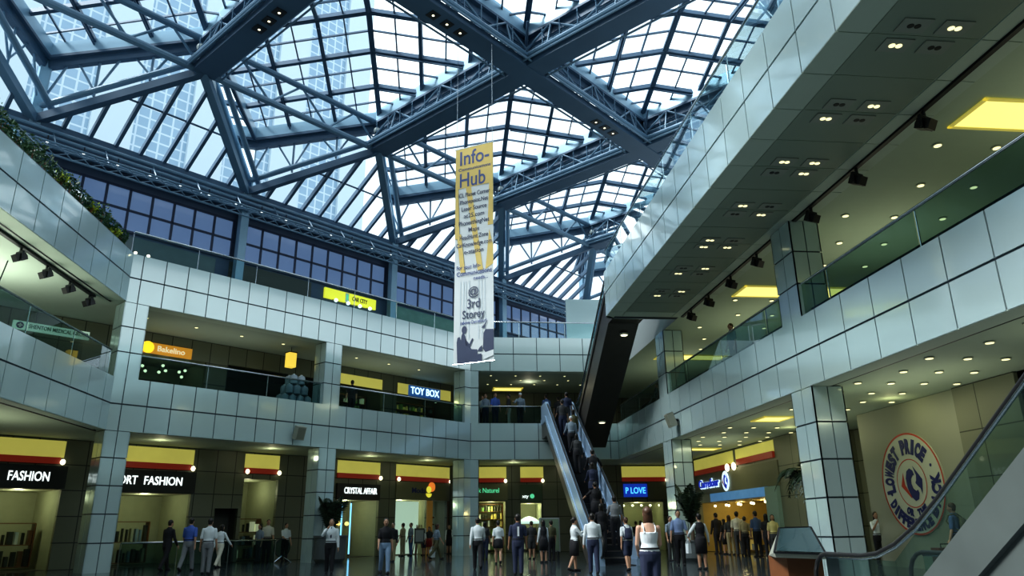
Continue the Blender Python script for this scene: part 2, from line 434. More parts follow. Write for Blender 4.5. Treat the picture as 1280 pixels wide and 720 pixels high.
# ------------------------------------------------------------------ balustrades of glass with a steel rail
def balustrade(label, fr, runs, z, h=.86, o=-.12, posts=2.45, group='glass balustrades of the galleries', rail=.036, gm=None):
    a, b = runs
    t = thing('glass_balustrade', label, 'balustrade', fr.p((a + b) / 2, o, z), group)
    n = max(1, round((b - a) / posts)); w = (b - a) / n
    for i in range(n):
        p, q = a + i * w + .02, a + (i + 1) * w - .02
        MB().hexa([fr.p(p, o - .006, z), fr.p(q, o - .006, z), fr.p(q, o + .006, z), fr.p(p, o + .006, z), fr.p(p, o - .006, z + h - .03), fr.p(q, o - .006, z + h - .03), fr.p(q, o + .006, z + h - .03), fr.p(p, o + .006, z + h - .03)]).build('glass_panel', gm or BALGLASS, t)
    for i in range(n + 1):
        s = a + i * w
        MB().tube(fr.p(s, o - .03, z), fr.p(s, o - .03, z + h), .016, 8).build('post', CHROME, t)
    MB().tube(fr.p(a, o, z + h), fr.p(b, o, z + h), rail, 10).build('handrail', CHROME, t, True)
    return t
balustrade('glass balustrade with steel rail in front of the jewellery shop gallery', A, (SC1 + .85, 8.55), Z1T)
balustrade('glass balustrade with steel rail below the TOY BOX sign', A, (9.43, SC2 - .45), Z1T)
balustrade('glass balustrade at the head of the escalator where people lean', K, (.45, 3.7), Z1T)
balustrade('glass balustrade with dark rail in front of the MEDICAL GROUP sign', L, (2, 25.2), Z1T)
balustrade('glass balustrade with steel rail above the oblique upper band under the blue windows', A, (SC1, SC2), Z2T, gm=BALCLEAR)
balustrade('glass balustrade on the back upper band behind the hanging banner', K, (0.1, 7.3), Z2T, gm=BALCLEAR)
balustrade('glass balustrade behind the row of green shrubs', L, (2, 25.3), Z2T, o=-.45, gm=BALCLEAR)
balustrade('long glass balustrade on the gallery of the right facade, seen below its downlights', R, (.3, 38), Z1T, posts=3.5)
balustrade('glass balustrade on top of the upper right band, mirroring the roof steel', S, (.1, 28), Z2T, h=1.0, o=-.15, gm=BALCLEAR)

# ------------------------------------------------------------------ back walls of the shop fronts
def wall_open(name, fr, off, s0, s1, z0, z1, ops, m, depth=.18):
    mb = MB(); cur = s0
    def piece(a, b, za, zb):
        if b - a > .01 and zb - za > .01:
            mb.hexa([fr.p(a, off - depth, za), fr.p(b, off - depth, za), fr.p(b, off, za), fr.p(a, off, za), fr.p(a, off - depth, zb), fr.p(b, off - depth, zb), fr.p(b, off, zb), fr.p(a, off, zb)])
    for (a, b, za, zb) in sorted(ops):
        piece(cur, a, z0, z1); piece(a, b, z0, za); piece(a, b, zb, z1); cur = b
    piece(cur, s1, z0, z1)
    return struct(name, mb, m)
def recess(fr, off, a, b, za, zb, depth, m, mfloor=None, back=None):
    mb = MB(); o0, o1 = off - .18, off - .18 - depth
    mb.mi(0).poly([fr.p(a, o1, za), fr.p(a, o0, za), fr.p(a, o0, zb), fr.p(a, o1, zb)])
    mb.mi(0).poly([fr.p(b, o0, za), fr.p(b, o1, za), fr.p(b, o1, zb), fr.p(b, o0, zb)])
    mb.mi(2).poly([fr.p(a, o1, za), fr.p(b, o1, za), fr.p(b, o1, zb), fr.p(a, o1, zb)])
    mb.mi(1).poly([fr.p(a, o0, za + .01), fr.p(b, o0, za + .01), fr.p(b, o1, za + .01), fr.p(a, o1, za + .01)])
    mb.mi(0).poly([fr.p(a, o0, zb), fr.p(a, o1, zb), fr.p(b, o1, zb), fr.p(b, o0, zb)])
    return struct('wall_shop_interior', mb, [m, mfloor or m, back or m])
mb = MB(); mb.bx(9.42, 9.46, .3, 38, Z1T - .06, Z1T + .22); struct('trim_right_gallery_dark_strip', mb, DARKM)  # dark strip put in to imitate the dark floor edge seen through the glass
NWIN = [0]
def pane(fr, off, a, b, za, zb, m=None):
    NWIN[0] += 1
    mb = MB().hexa([fr.p(a, off - .012, za), fr.p(b, off - .012, za), fr.p(b, off, za), fr.p(a, off, za), fr.p(a, off - .012, zb), fr.p(b, off - .012, zb), fr.p(b, off, zb), fr.p(a, off, zb)])
    return struct('window_%d' % NWIN[0], mb, m or SHOPGLASS)
def plate(name, fr, off, a, b, za, zb, m, th=.05, parent=None, kind=None, **k):
    mb = MB().hexa([fr.p(a, off, za), fr.p(b, off, za), fr.p(b, off + th, za), fr.p(a, off + th, za), fr.p(a, off, zb), fr.p(b, off, zb), fr.p(b, off + th, zb), fr.p(a, off + th, zb)])
    if kind: k['kind'] = kind
    return mb.build(name, m, parent, **k)
def lamp(loc, power, col=(1, .9, .55), r=.15):
    l = bpy.data.lights.new('shop_light', 'POINT'); l.energy = power; l.color = col; l.shadow_soft_size = r
    o = bpy.data.objects.new('shop_light', l); o.location = loc; COL.objects.link(o)
def area(loc, power, sx, sy, col=(1, .95, .75), rot=(0, 0, 0)):  # unseen fill light, added to brighten ceilings and walkways
    l = bpy.data.lights.new('added_fill_light', 'AREA'); l.shape = 'RECTANGLE'; l.size = sx; l.size_y = sy; l.energy = power; l.color = col
    o = bpy.data.objects.new('added_fill_light', l); o.location = loc; o.rotation_euler = rot; COL.objects.link(o)

# ground storey, oblique side: (s0, s1, z0, z1)
opsA1 = [(-1.5, .55, 0, 2.66), (2.45, 5.2, 0, 2.62), (6.25, 7.25, 0, 2.1), (7.4, 9.0, 0, 3.3), (12.1, 14.5, 0, 2.55), (15.55, 17.6, 0.0, 2.62), (17.95, 19.0, 0, 2.62)]
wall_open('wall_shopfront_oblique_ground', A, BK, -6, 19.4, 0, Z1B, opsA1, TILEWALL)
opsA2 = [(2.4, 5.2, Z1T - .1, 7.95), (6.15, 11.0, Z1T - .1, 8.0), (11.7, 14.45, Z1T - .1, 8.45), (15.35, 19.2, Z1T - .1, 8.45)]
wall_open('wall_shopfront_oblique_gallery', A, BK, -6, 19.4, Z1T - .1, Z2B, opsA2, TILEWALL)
for (a, b, za, zb) in opsA1:
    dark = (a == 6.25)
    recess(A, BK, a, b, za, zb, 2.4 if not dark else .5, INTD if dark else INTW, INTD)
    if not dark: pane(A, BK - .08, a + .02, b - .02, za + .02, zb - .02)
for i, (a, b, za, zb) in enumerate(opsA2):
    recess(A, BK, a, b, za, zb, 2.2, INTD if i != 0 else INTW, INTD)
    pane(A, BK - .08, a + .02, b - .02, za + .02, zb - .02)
# side wall behind the left facade, and end of the oblique shops
mb = MB(); mb.bx(-18.4, -18.2, -4, 23.9, 0, Z2B); struct('wall_left_shops', mb, TILEWALLY)
# back side
KB = 40.3
opsK1 = [(2.3 - 1.7, 3.74 - 1.7, 0, 2.55), (4.55 - 1.7, 5.65 - 1.7, 0, 2.45), (10.1 - 1.7, 12.3 - 1.7, 0, 2.45)]
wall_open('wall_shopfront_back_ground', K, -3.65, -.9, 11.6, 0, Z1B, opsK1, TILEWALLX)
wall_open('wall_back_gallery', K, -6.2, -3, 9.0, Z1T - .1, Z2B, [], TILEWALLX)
for (a, b, za, zb) in opsK1:
    recess(K, -3.65, a, b, za, zb, 2.2, INTW, INTD)
    pane(K, -3.73, a + .02, b - .02, za + .02, zb - .02)
# right side: roundel wall, recess beyond it, far shop
mb = MB(); mb.bx(13.1, 13.3, 7, 21.9, 0, Z1B); mb.bx(13.3, 15.0, 21.7, 21.9, 0, Z1B)
struct('wall_right_ground', mb, mat('roundel_wall_paint', (0.36, 0.38, 0.30), .6, noise=.06, nscale=.8))
mb = MB(); mb.bx(13.0, 13.32, 15.2, 17.3, 0, Z1B); struct('wall_right_tiled_pier', mb, TILEWALLY)
mb = MB(); mb.bx(13.1, 13.3, -6, 15.2, 0, Z1B); struct('wall_right_near', mb, TILEWALLY)
mb = MB(); mb.bx(15.0, 15.2, 21.7, 25.6, 0, Z1B); mb.bx(13.25, 15.0, 25.4, 25.6, 0, Z1B); struct('wall_right_passage', mb, TILEWALLY)
FR = Frame((13.05, 40.0), (0, -1))          # shop line of the far right
opsR = [(3.2, 11.2, 0, 2.25)]
wall_open('wall_shopfront_right_ground', FR, 0, -.3, 14.6, 0, Z1B, opsR, TILEWALLY)
recess(FR, 0, 3.2, 11.2, 0, 2.25, 3.5, mat('bakery_wall', (0.5, 0.38, 0.12), .6, noise=.15), INTD)
mb = MB(); mb.bx(15.6, 15.8, -3, 46, Z1T - .1, Z2B); struct('wall_right_gallery', mb, TILEWALLY)
mb = MB(); mb.bx(9.2, 15.7, 44.5, 44.7, Z1T - .1, Z2B); struct('wall_right_gallery_end', mb, TILEWALLX)
# ------------------------------------------------------------------ roof: bays turned parallel to the oblique facade
SR0, NM, DN, BAY = 1.16, 2.0, 8.8, 8.169
NN, ZM, ZG, ZN, ZP, ZAP = -1.8, 17.46, 19.25, 15.18, 18.15, 20.32
th = -.008
RU = (A.u * math.cos(th) + A.n * math.sin(th)); RN = (A.n * math.cos(th) - A.u * math.sin(th))
def rp(k, o, z): return A.o + RU * (SR0 + k * BAY) + RN * o + Z * z
def nM(k, r): return rp(k, NM + r * DN, ZM)
def nG(k, r): return rp(k, NM + r * DN, ZG)
def nN(k): return rp(k - .5, NN, ZN)
def nP(k): return rp(k - .5, NN, ZP)
def apex(k, r): return rp(k + .5, NM + (r + .5) * DN, ZAP)
K0, K1 = -1, 4
# glazed pyramids: a grid of bars parallel to the two hips of each face
def face(name, O, Aq, Bq, para, n=3):
    a, b = Aq - O, Bq - O
    N = a.cross(b).normalized(); N = N if N.z > 0 else -N
    NWIN[0] += 1
    mb = MB(); pts = [O, Aq, Aq + b, Bq] if para else [O, Aq, Bq]
    mb.poly(pts); g = struct('window_%d' % NWIN[0], mb, GLASS)
    mb = MB()
    for i in range(2 * n + 1):
        t = i / (2 * n); thick = i % 2 == 0
        w, h = (.15, .20) if thick else (.055, .08)
        e1 = 1.0 if para else 1 - t
        if e1 > 1e-3:
            mb.bar(O + a * t, O + a * t + b * e1, w, h, N, -h / 2 - .02)
            mb.bar(O + b * t, O + b * t + a * e1, w, h, N, -h / 2 - .02)
            if thick and 0 < i < 2 * n:    # thin twin tube under the main purlin
                mb.bar(O + a * t + b * e1 * .05 - N * .32, O + a * t + b * e1 * .93 - N * .32, .05, .05, N)
    mb.build('glazing_bars', STEELD, g)
for k in range(K0, K1):
    for r in (0, 1):
        O = apex(k, r)
        c = [nG(k, r), nG(k + 1, r), nG(k + 1, r + 1), nG(k, r + 1)]
        face('f', O, c[0], c[1], r == 0)
        face('f', O, c[1], c[2], False); face('f', O, c[2], c[3], False); face('f', O, c[3], c[0], False)
def member(name, mb, m=None): return struct(name, mb, m or STEEL)
def gutter(p, q, w=.5, h=.62):
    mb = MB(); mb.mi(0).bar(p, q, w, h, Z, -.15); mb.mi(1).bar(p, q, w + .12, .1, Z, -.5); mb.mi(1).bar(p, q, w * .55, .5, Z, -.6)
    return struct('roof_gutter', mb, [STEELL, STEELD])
def web(p0, p1, q0, q1, n, r=.05, vert=True):
    """zigzag of slim tubes between a top chord p0-p1 and a bottom chord q0-q1"""
    mb = MB()
    for i in range(n):
        a, b = i / n, (i + .5) / n
        T = lambda t: p0.lerp(p1, t); B = lambda t: q0.lerp(q1, t)
        mb.tube(B(a), T(b), r, 6); mb.tube(T(b), B((i + 1) / n), r, 6)
        if vert: mb.tube(T(b), B(b), r * .8, 6)
    return struct('roof_truss_web', mb, STEEL)
def box_truss(p, q, gp, gq, dzz=0.0):
    """interior line: wide lower box beam with edge tubes, services, webs and the gutter above"""
    d = (q - p).normalized(); x = d.cross(Z)
    mb = MB()
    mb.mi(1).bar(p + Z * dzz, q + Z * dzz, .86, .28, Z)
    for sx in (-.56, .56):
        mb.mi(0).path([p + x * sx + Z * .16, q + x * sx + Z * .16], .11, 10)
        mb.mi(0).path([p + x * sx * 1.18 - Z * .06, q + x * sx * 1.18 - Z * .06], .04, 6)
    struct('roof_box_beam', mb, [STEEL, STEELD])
    for sx in (-.52, .52):
        web(gp + x * sx * .5 - Z * .5, gq + x * sx * .5 - Z * .5, p + x * sx + Z * .2, q + x * sx + Z * .2, 3, .045)
    mb = MB(); Lg = (q - p).length
    for sx, zz, rr in ((-.25, .55, .06), (.18, .62, .09), (.05, .95, .05), (-.3, .85, .04)):
        mb.tube(p + x * sx + Z * zz, q + x * sx + Z * zz, rr, 6)
    n = int(Lg / .8)
    for i in range(n):
        c = p + d * (i + .5) * Lg / n
        mb.tube(c + x * -.5 + Z * .16, c + x * .5 + Z * .95, .022, 5)
        mb.tube(c + x * .45 + Z * .3, c + x * .45 + Z * 1.1, .02, 5)
        mb.bar(c + x * -.45 + Z * .5, c + x * .45 + Z * .5, .05, .05)
    struct('roof_service_pipes', mb, STEEL)
    gutter(gp, gq)
for k in range(K0, K1 + 1):
    for r in (0, 1): box_truss(nM(k, r), nM(k, r + 1), nG(k, r), nG(k, r + 1))
for k in range(K0, K1):
    for r in (1, 2): box_truss(nM(k, r), nM(k + 1, r), nG(k, r), nG(k + 1, r), -.025)
    # first row: slim tube truss
    a, b, c, d = nM(k, 0), nM(k + 1, 0), nG(k, 0), nG(k + 1, 0)
    mb = MB(); mb.tube(a, b, .14, 10); member('roof_chord_tube', mb)
    mb = MB(); mb.tube(c - Z * .45, d - Z * .45, .13, 10); member('roof_chord_tube', mb)
    web(c - Z * .45, d - Z * .45, a, b, 3, .05, False)
# folded edge: upper zigzag gutters, lower zigzag chords, posts, webs and panes
for k in range(K0, K1 + 1):
    for kk in (k, k + 1):
        g, p, m_, n_ = nG(k, 0), nP(kk), nM(k, 0), nN(kk)
        gutter(p, g, .42, .5)
        sh = Z * .55 + (RU * .55 if kk == k + 1 else V((0, 0, 0)))
        mb = MB(); mb.tube(n_ + sh, m_ + sh, .12, 10); member('roof_chord_tube', mb)
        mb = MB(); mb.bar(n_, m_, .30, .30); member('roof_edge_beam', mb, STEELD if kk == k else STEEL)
        web(p - Z * .4, g - Z * .4, n_ + Z * .5, m_ + Z * .5, 3, .045, False)
        mb = MB()
        for i in (1, 2):
            t = i / 3; mb.tube(n_.lerp(m_, t) + Z * .3, p.lerp(g, t) - Z * .3, .05, 6)
        member('roof_truss_post', mb)
        NWIN[0] += 1
        off = (Z.cross((m_ - n_))).normalized() * .2
        struct('window_%d' % NWIN[0], MB().poly([n_ + off, m_ + off, g + off, p + off]), GLASS)
    mb = MB(); mb.path([nM(k, 0) - Z * .1, nG(k, 0)], .17, 10); member('roof_post', mb, STEELD)
    for r in (1, 2):
        mb = MB(); mb.tube(nM(k, r), nG(k, r), .15, 8)
        for dx, dy in ((1, 1), (1, -1), (-1, 1), (-1, -1)): mb.tube(nM(k, r) + Z * .2, nG(k, r) - Z * .5 + RU * dx * .9 + RN * dy * .9, .05, 6)
        member('roof_post', mb, STEELD)
    # sloping ribbed triangle between the eave and the lower zigzag
    n0, n1, m0 = nN(k), nN(k + 1), nM(k, 0)
    NWIN[0] += 1
    w = struct('window_%d' % NWIN[0], MB().poly([n0 + Z * .06, n1 + Z * .06, m0 + Z * .06]), GLASS)
    rb = MB()
    for i in range(1, 9):
        t = i / 9; a = n0.lerp(n1, t)
        b = n0.lerp(m0, t * 2) if t <= .5 else m0.lerp(n1, (t - .5) * 2)
        rb.bar(a, b, .13, .22, Z)
    rb.bar(n0.lerp(m0, .5), n1.lerp(m0, .5), .05, .06)
    rb.build('glazing_ribs', STEELD, w)
for k in range(K0, K1 + 2):
    mb = MB(); mb.bar(nN(k) - Z * .15, nP(k) + Z * .1, .36, .3, RN); member('roof_edge_post', mb, STEELL)
# eave: box, rails and little trussed lighting bridge
e0, e1 = K0 - .5, K1 + .5
E = lambda s, o, z: A.o + RU * (SR0 + s * BAY) + RN * o + Z * z
mb = MB(); mb.bar(E(e0, NN - .1, ZN - .35), E(e1, NN - .1, ZN - .35), .5, .8); member('roof_eave_beam', mb, STEELD)
mb = MB()
for o, z, r in ((NN + .35, ZN - .35, .08), (NN + .45, ZN - .62, .07), (NN + .2, ZN - .85, .09), (NN + .5, ZN - .95, .05)): mb.tube(E(e0, o, z), E(e1, o, z), r, 8)
member('roof_eave_rails', mb)
mb = MB()
c = [(NN + .75, ZN - 1.15), (NN + 1.15, ZN - 1.15), (NN + .95, ZN - 1.5)]
for o, z in c: mb.tube(E(e0, o, z), E(e1, o, z), .04, 6)
n = 84
for i in range(n):
    s0_, s1_ = e0 + (e1 - e0) * i / n, e0 + (e1 - e0) * (i + 1) / n
    for (a, b) in ((0, 1), (1, 2), (2, 0)):
        mb.tube(E(s0_, *c[a]), E(s1_, *c[b]), .02, 5)
    if i % 3 == 0: mb.tube(E(s0_, NN + .35, ZN - .4), E(s0_, NN + .95, ZN - 1.15), .025, 5)
member('roof_lighting_truss', mb)
# bulbs on the lighting bridge
b0 = thing('truss_lamp', 'small white lamp on a clip under the roof eave truss', 'lamp', (0, 0, 0), 'small lamps along the roof eave truss')
MB().tube((0, 0, -.02), (0, 0, .22), .02, 6).build('clip', DARKM, b0)
MB().ell((0, 0, -.06), .05, .05, .06, 10, 6).build('bulb', BULBW, b0, True)
for i in range(34):
    s = -.45 + i * .145
    o = b0 if i == 0 else dup(b0, (0, 0, 0))
    P = E(s, NN + .52, ZN - .85) if i % 2 else E(s, NN + .52, ZN - .86)
    o.location = P
# globe cameras beneath the first-row nodes
for k, nm in ((0, 'white globe camera under the roof node nearest the green shrubs'), (1, 'white globe camera under the roof node left of the hanging banner'), (2, 'white globe camera under the roof node beside the banner top'), (3, 'white globe camera under the roof node beside the long upper right slab')):
    P = nM(k, 0) + Z * .75 - RU * .35 + RN * .3
    t = thing('globe_camera', nm, 'camera', P)
    MB().ell(P, .15, .15, .15, 14, 10).build('globe', WHITEP, t, True)
    MB().ell(P - Z * .08, .11, .11, .11, 12, 8).build('dome_lens', BLACK, t, True)
    MB().tube(P, P + RU * .35, .04, 6).build('bracket', DARKM, t)
# recessed lamp trios on the underside of the box beams
lab = {(0, 0): 'recessed lamp trio under the box beam above the left tube trusses', (1, 0): 'recessed lamp trio under the box beam left of the banner', (2, 0): 'recessed lamp trio under the box beam right of the banner'}
def trio(p, q, t0, label):
    d = (q - p).normalized(); x = d.cross(Z)
    for i in range(3):
        c = p.lerp(q, t0) + d * i * .62 - Z * .15
        t = thing('recessed_roof_lamp', label, 'lamp', c, label + 's' if False else 'recessed lamps under ' + label.split('under ')[1])
        mb = MB(); mb.box(c - Z * .01, .36, .36, .05, (d, x, Z)); mb.build('housing', BLACK, t)
        MB().disc(c - Z * .04, .045, d, x, 12).build('lens', BULB, t)
trio(nM(0, 0), nM(0, 1), .45, 'recessed lamp of the trio under the roof beam over the left tube trusses')
trio(nM(1, 1), nM(0, 1), .42, 'recessed lamp of the trio under the roof beam crossing at the top centre')
trio(nM(1, 1), nM(2, 1), .55, 'recessed lamp of the trio under the roof beam descending to the right')

# ------------------------------------------------------------------ clerestory wall on the top storey
WO = -2.2
mb = MB(); mb.hexa([A.p(-9, WO - .2, 10.4), A.p(32, WO - .2, 10.4), A.p(32, WO, 10.4), A.p(-9, WO, 10.4), A.p(-9, WO - .2, 15.3), A.p(32, WO - .2, 15.3), A.p(32, WO, 15.3), A.p(-9, WO, 15.3)])
struct('wall_clerestory', mb, mat('clerestory_wall', (0.05, 0.085, 0.15), .6))
for k in range(-1, 4):
    s0_, s1_ = SR0 + (k - .5) * BAY + .25, SR0 + (k + .5) * BAY - .25
    NWIN[0] += 1
    w = plate('window_%d' % NWIN[0], A, WO, s0_, s1_, 12.15, 13.9, BLUEWIN, .02, kind='structure')
    mb = MB(); n = 9
    for i in range(n + 1):
        s = s0_ + (s1_ - s0_) * i / n; mb.bar(A.p(s, WO + .04, 12.15), A.p(s, WO + .04, 13.9), .09, .06, A.n)
    for z in (12.15, 13.0, 13.88): mb.bar(A.p(s0_, WO + .04, z), A.p(s1_, WO + .04, z), .06, .09)
    mb.build('mullions', MULB, w)
    mb = MB(); mb.bar(A.p(SR0 + (k - .5) * BAY, WO + .35, 10.4), A.p(SR0 + (k - .5) * BAY, WO + .35, 15.2), .34, .3, A.n); struct('column_clerestory_steel', mb, STEELL)
# shop strip below the blue windows
plate('trim_clerestory_base_one', A, WO, -2.6, 4.4, 10.5, 12.0, mat('glazed_shop_dim', (.09, .14, .15), .25, noise=.2), .03, kind='structure')
plate('trim_clerestory_base_two', A, WO, 5.0, 9.0, 10.5, 12.05, INTD, .03, kind='structure')
plate('trim_clerestory_base_three', A, WO, 14.0, 20.6, 10.5, 12.0, mat('glazed_shop_green', (.10, .20, .17), .2, emit=.12, noise=.4, nscale=2), .03, kind='structure')
mb = MB(); P = A.p(25, -1.6, 0); mb.bx(7.4, 11.5, 40.5, 40.7, 10.4, 13.9); struct('wall_back_upper_return', mb, PANEL)
# ------------------------------------------------------------------ signs and shop fronts
def lit_trim(fr, off, a, b, ball=True, z=(3.53, 3.75, 4.33), side='shop', both=False, bl=None):
    plate('trim_lit_cove', fr, off, a, b, z[1], z[2], YELLOWLIT, .012, kind='structure')
    plate('trim_red_strip', fr, off, a, b - .12, z[0], z[1], REDS, .10, kind='structure')
    for s in ([a + .08, b - .06] if both else [b - .06]):
        c = fr.p(s, off + .16, z[0] + .06)
        t = thing('ball_lamp', bl or ('glowing ball lamp beside the red strip of ' + side), 'lamp', c, 'ball lamps of ' + side if both else None)
        MB().ell(c, .085, .085, .10, 12, 8).build('glass_ball', BULB, t, True)
        MB().tube(c - fr.n * .18, c, .03, 6).build('bracket', DARKM, t)
def sign(name, label, fr, off, a, b, za, zb, m, texts, th=.08, cat='sign'):
    t = thing(name, label, cat, fr.p((a + b) / 2, off, za))
    if m: plate('board', fr, off, a, b, za, zb, m, th, t)
    for (txt, s, z, h, mt, al, w) in texts:
        MB().text(txt, fr.p(s, off + th + .002, z), fr.u, Z, h, .03, al, w, .012).build('lettering', mt, t)
    return t
lit_trim(A, BK, -1.6, .45, side='the FASHION shop beyond the first column')
lit_trim(A, BK, 2.5, 5.15, side='the EXPORT FASHION shop')
lit_trim(A, BK, 7.35, 8.98, both=True, side='the narrow shop beside the dark entrance')
lit_trim(A, BK, 12.0, 14.5, side='the CRYSTAL AFFAIR shop')
lit_trim(A, BK, 15.5, 19.15, both=True, side='the shop with the orange flame logo')
lit_trim(K, -3.65, .55, 2.1, side='the green script sign')
lit_trim(K, -3.65, 2.85, 4.1, ball=False, side='the shop showing a white umbrella')
lit_trim(K, -3.65, 8.4, 10.9, side='the blue neon sign')
sign('shop_sign', 'black sign board reading FASHION at the edge of the picture', A, BK, -3.2, .62, 2.68, 3.46, SIGNBLK, [('EXPORT FASHION', -.22 - 1.0, 2.93, .30, LETW, 'CENTER', 2.9)] if False else [('FASHION', -.55, 2.93, .31, LETW, 'CENTER', 1.25), ('SPORT', -2.2, 2.93, .31, LETW, 'CENTER', 1.0)])
sign('shop_sign', 'black sign board reading EXPORT FASHION behind the first white column', A, BK, 1.4, 5.3, 2.64, 3.46, SIGNBLK, [('FASHION', 4.02, 2.93, .31, LETW, 'CENTER', 1.45), ('EXPORT', 2.42, 2.93, .31, LETW, 'CENTER', 1.25)])
sign('shop_sign', 'black sign board with white lit letters CRYSTAL AFFAIR', A, BK, 12.0, 14.5, 2.55, 3.28, SIGNBLK, [('CRYSTAL AFFAIR', 13.35, 2.83, .28, LETW, 'CENTER', 1.9)])
t = sign('shop_sign', 'beige fascia with dark blue lettering and an orange and yellow flame ball', A, BK, 15.5, 19.1, 2.62, 3.5, BEIGE, [('Moda', 16.95, 2.96, .26, LETNAVY, 'CENTER', .9)])
X_, o_ = A.u, BK + .1
OR = mat('flame_orange', (.8, .22, .03), .5, emit=.6, ecol=(.9, .25, .04)); YE = mat('flame_yellow', (.8, .75, .1), .5, emit=.6, ecol=(.85, .8, .08))
MB().disc(A.p(17.82, o_ + .0, 3.28), .24, X_, Z, 24).build('logo_ball', OR, t)
MB().disc(A.p(17.62, o_ + .012, 3.14), .17, X_, Z, 24).build('logo_ball', YE, t)
MB().poly([A.p(17.62 + .2 * math.cos(a), o_ + .012, 2.95 + .2 * math.sin(a)) for a in [PI + PI * i / 12 for i in range(13)]]).build('logo_bowl', YE, t)
sign('shop_sign', 'beige fascia with green glowing script above the bottle window', K, -3.65, .5, 2.15, 2.62, 3.45, BEIGE, [('nik Naturel', 1.05, 3.0, .24, LETG, 'CENTER', 1.3)])
t = sign('shop_sign', 'dim fascia with small white letters and a green leaf mark above the umbrella', K, -3.65, 2.82, 4.0, 2.5, 3.4, mat('dim_green_fascia', (.06, .10, .07), .6), [('xty', 3.1, 2.72, .17, LETW, 'CENTER', .34)])
MB().ell(K.p(3.46, -3.54, 2.8), .12, .02, .12, 12, 8).build('leaf_mark', LETG, t)
NEON = mat('blue_neon_board', (.01, .03, .25), .5, emit=.5, ecol=(.01, .06, .55))
sign('neon_sign', 'glowing blue neon sign with pale blue letters beside the escalator foot', K, -3.65, 8.45, 9.75, 2.72, 3.4, NEON, [('P LOVE', 9.1, 2.9, .32, mat('pale_neon', (.1, .5, 1), .5, emit=1.2, ecol=(.1, .55, 1)), 'CENTER', 1.1)])
plate('trim_neon_fascia', K, -3.65, 9.78, 10.9, 2.6, 3.5, BEIGE, .05, kind='structure')
# L2 signs
t = sign('shop_sign', 'orange lit sign strip with a yellow disc over the jewellery shop', A, BK, 2.45, 4.5, 7.95, 8.38, mat('amber_sign', (.45, .22, .03), .5, emit=.45, ecol=(.7, .32, .03)), [('Bakelino', 3.65, 8.07, .22, mat('cream_letter', (.8, .75, .5), .5, emit=.5), 'CENTER', 1.1)])
MB().disc(A.p(2.72, BK + .1, 8.17), .24, A.u, Z, 24).build('yellow_disc', mat('yellow_disc', (.9, .75, .05), .5, emit=.8, ecol=(.95, .75, .03)), t)
plate('trim_gallery_cove', A, BK, 11.75, 14.4, 7.95, 8.45, YELLOWLIT, .012, kind='structure')
plate('trim_gallery_cove', A, BK, 15.4, 19.15, 7.9, 8.45, YELLOWLIT, .012, kind='structure')
TOY = mat('toy_letter', (.6, .85, 1), .5, emit=1.3, ecol=(.55, .85, 1))
sign('shop_sign', 'lit pale blue letters TOY BOX on a blue board over a gallery shop', A, BK + .02, 16.1, 18.3, 7.86, 8.42, mat('toy_board', (.03, .10, .30), .5, emit=.3, ecol=(.03, .16, .5)), [('TOY BOX', 17.2, 7.98, .36, TOY, 'CENTER', 2.0)])
a0, z0 = A.at(14, 411, BK); a1, z1 = A.at(110, 425, BK)
SM = mat('medical_board', (.65, .85, .72), .5, emit=.35, ecol=(.6, .85, .7))
t = sign('shop_sign', 'long pale green lit sign SHENTON MEDICAL GROUP with a round cross mark', A, BK, a0, a1, (z0 + z1) / 2, (z0 + z1) / 2 + .3, SM, [('SHENTON MEDICAL GROUP', (a0 + a1) / 2 + .22, (z0 + z1) / 2 + .09, .14, mat('sage_letter', (.12, .25, .2), .5), 'CENTER', (a1 - a0) * .78)])
zc = (z0 + z1) / 2 + .15
MB().disc(A.p(a0 + .22, BK + .085, zc), .12, A.u, Z, 20).build('round_mark', LETNAVY, t)
mb = MB(); mb.box(A.p(a0 + .22, BK + .09, zc), .15, .01, .05, (A.u, A.n, Z)); mb.box(A.p(a0 + .22, BK + .09, zc), .05, .01, .15, (A.u, A.n, Z)); mb.build('cross_mark', WHITEP, t)
# yellow sign on the top storey
YB = mat('bright_yellow_board', (.85, .72, .03), .5, emit=.75, ecol=(.9, .78, .05))
a0, z0 = A.at(404, 372, WO); a1, z1 = A.at(468, 388, WO); zc = (z0 + z1) / 2
t = sign('shop_sign', 'bright yellow sign CAR CITY under the blue clerestory windows', A, WO, a0, a1, zc, zc + .50, YB, [('CAR CITY', a0 + (a1 - a0) * .67, zc + .17, .2, mat('olive_letter', (.2, .17, .02), .5), 'CENTER', (a1 - a0) * .30)], .1)
plate('emblem_plate', A, WO + .1, a0 + (a1 - a0) * .39, a0 + (a1 - a0) * .455, zc + .03, zc + .47, WHITEP, .01, t)
plate('emblem_mark', A, WO + .11, a0 + (a1 - a0) * .405, a0 + (a1 - a0) * .44, zc + .14, zc + .40, LETG, .01, t)
for i, fx in enumerate((.16, .39, .62, .82)):
    c = A.p(a0 + (a1 - a0) * fx, WO + .35, zc - .1)
    q = thing('sign_spotlight', 'small white spotlight under the bright yellow sign', 'lamp', c, 'spotlights under the yellow sign')
    MB().ell(c, .09, .09, .09, 12, 8).build('lamp_head', BULBW, q, True)
    MB().tube(c, c - A.n * .35 + Z * .12, .015, 6).build('arm', DARKM, q)
for i in range(2):
    c = A.p(SC1 + .12 + i * .45, -.1, Z2T + .08)
    q = thing('parapet_spotlight', 'tiny warm spotlight clipped on the parapet at the corner of the shrubs', 'lamp', c, 'pair of warm lamps on the corner parapet')
    MB().ell(c, .06, .06, .05, 10, 6).build('lamp_head', BULB, q, True); MB().tube(c, c - Z * .08, .012, 6).build('clip', DARKM, q)
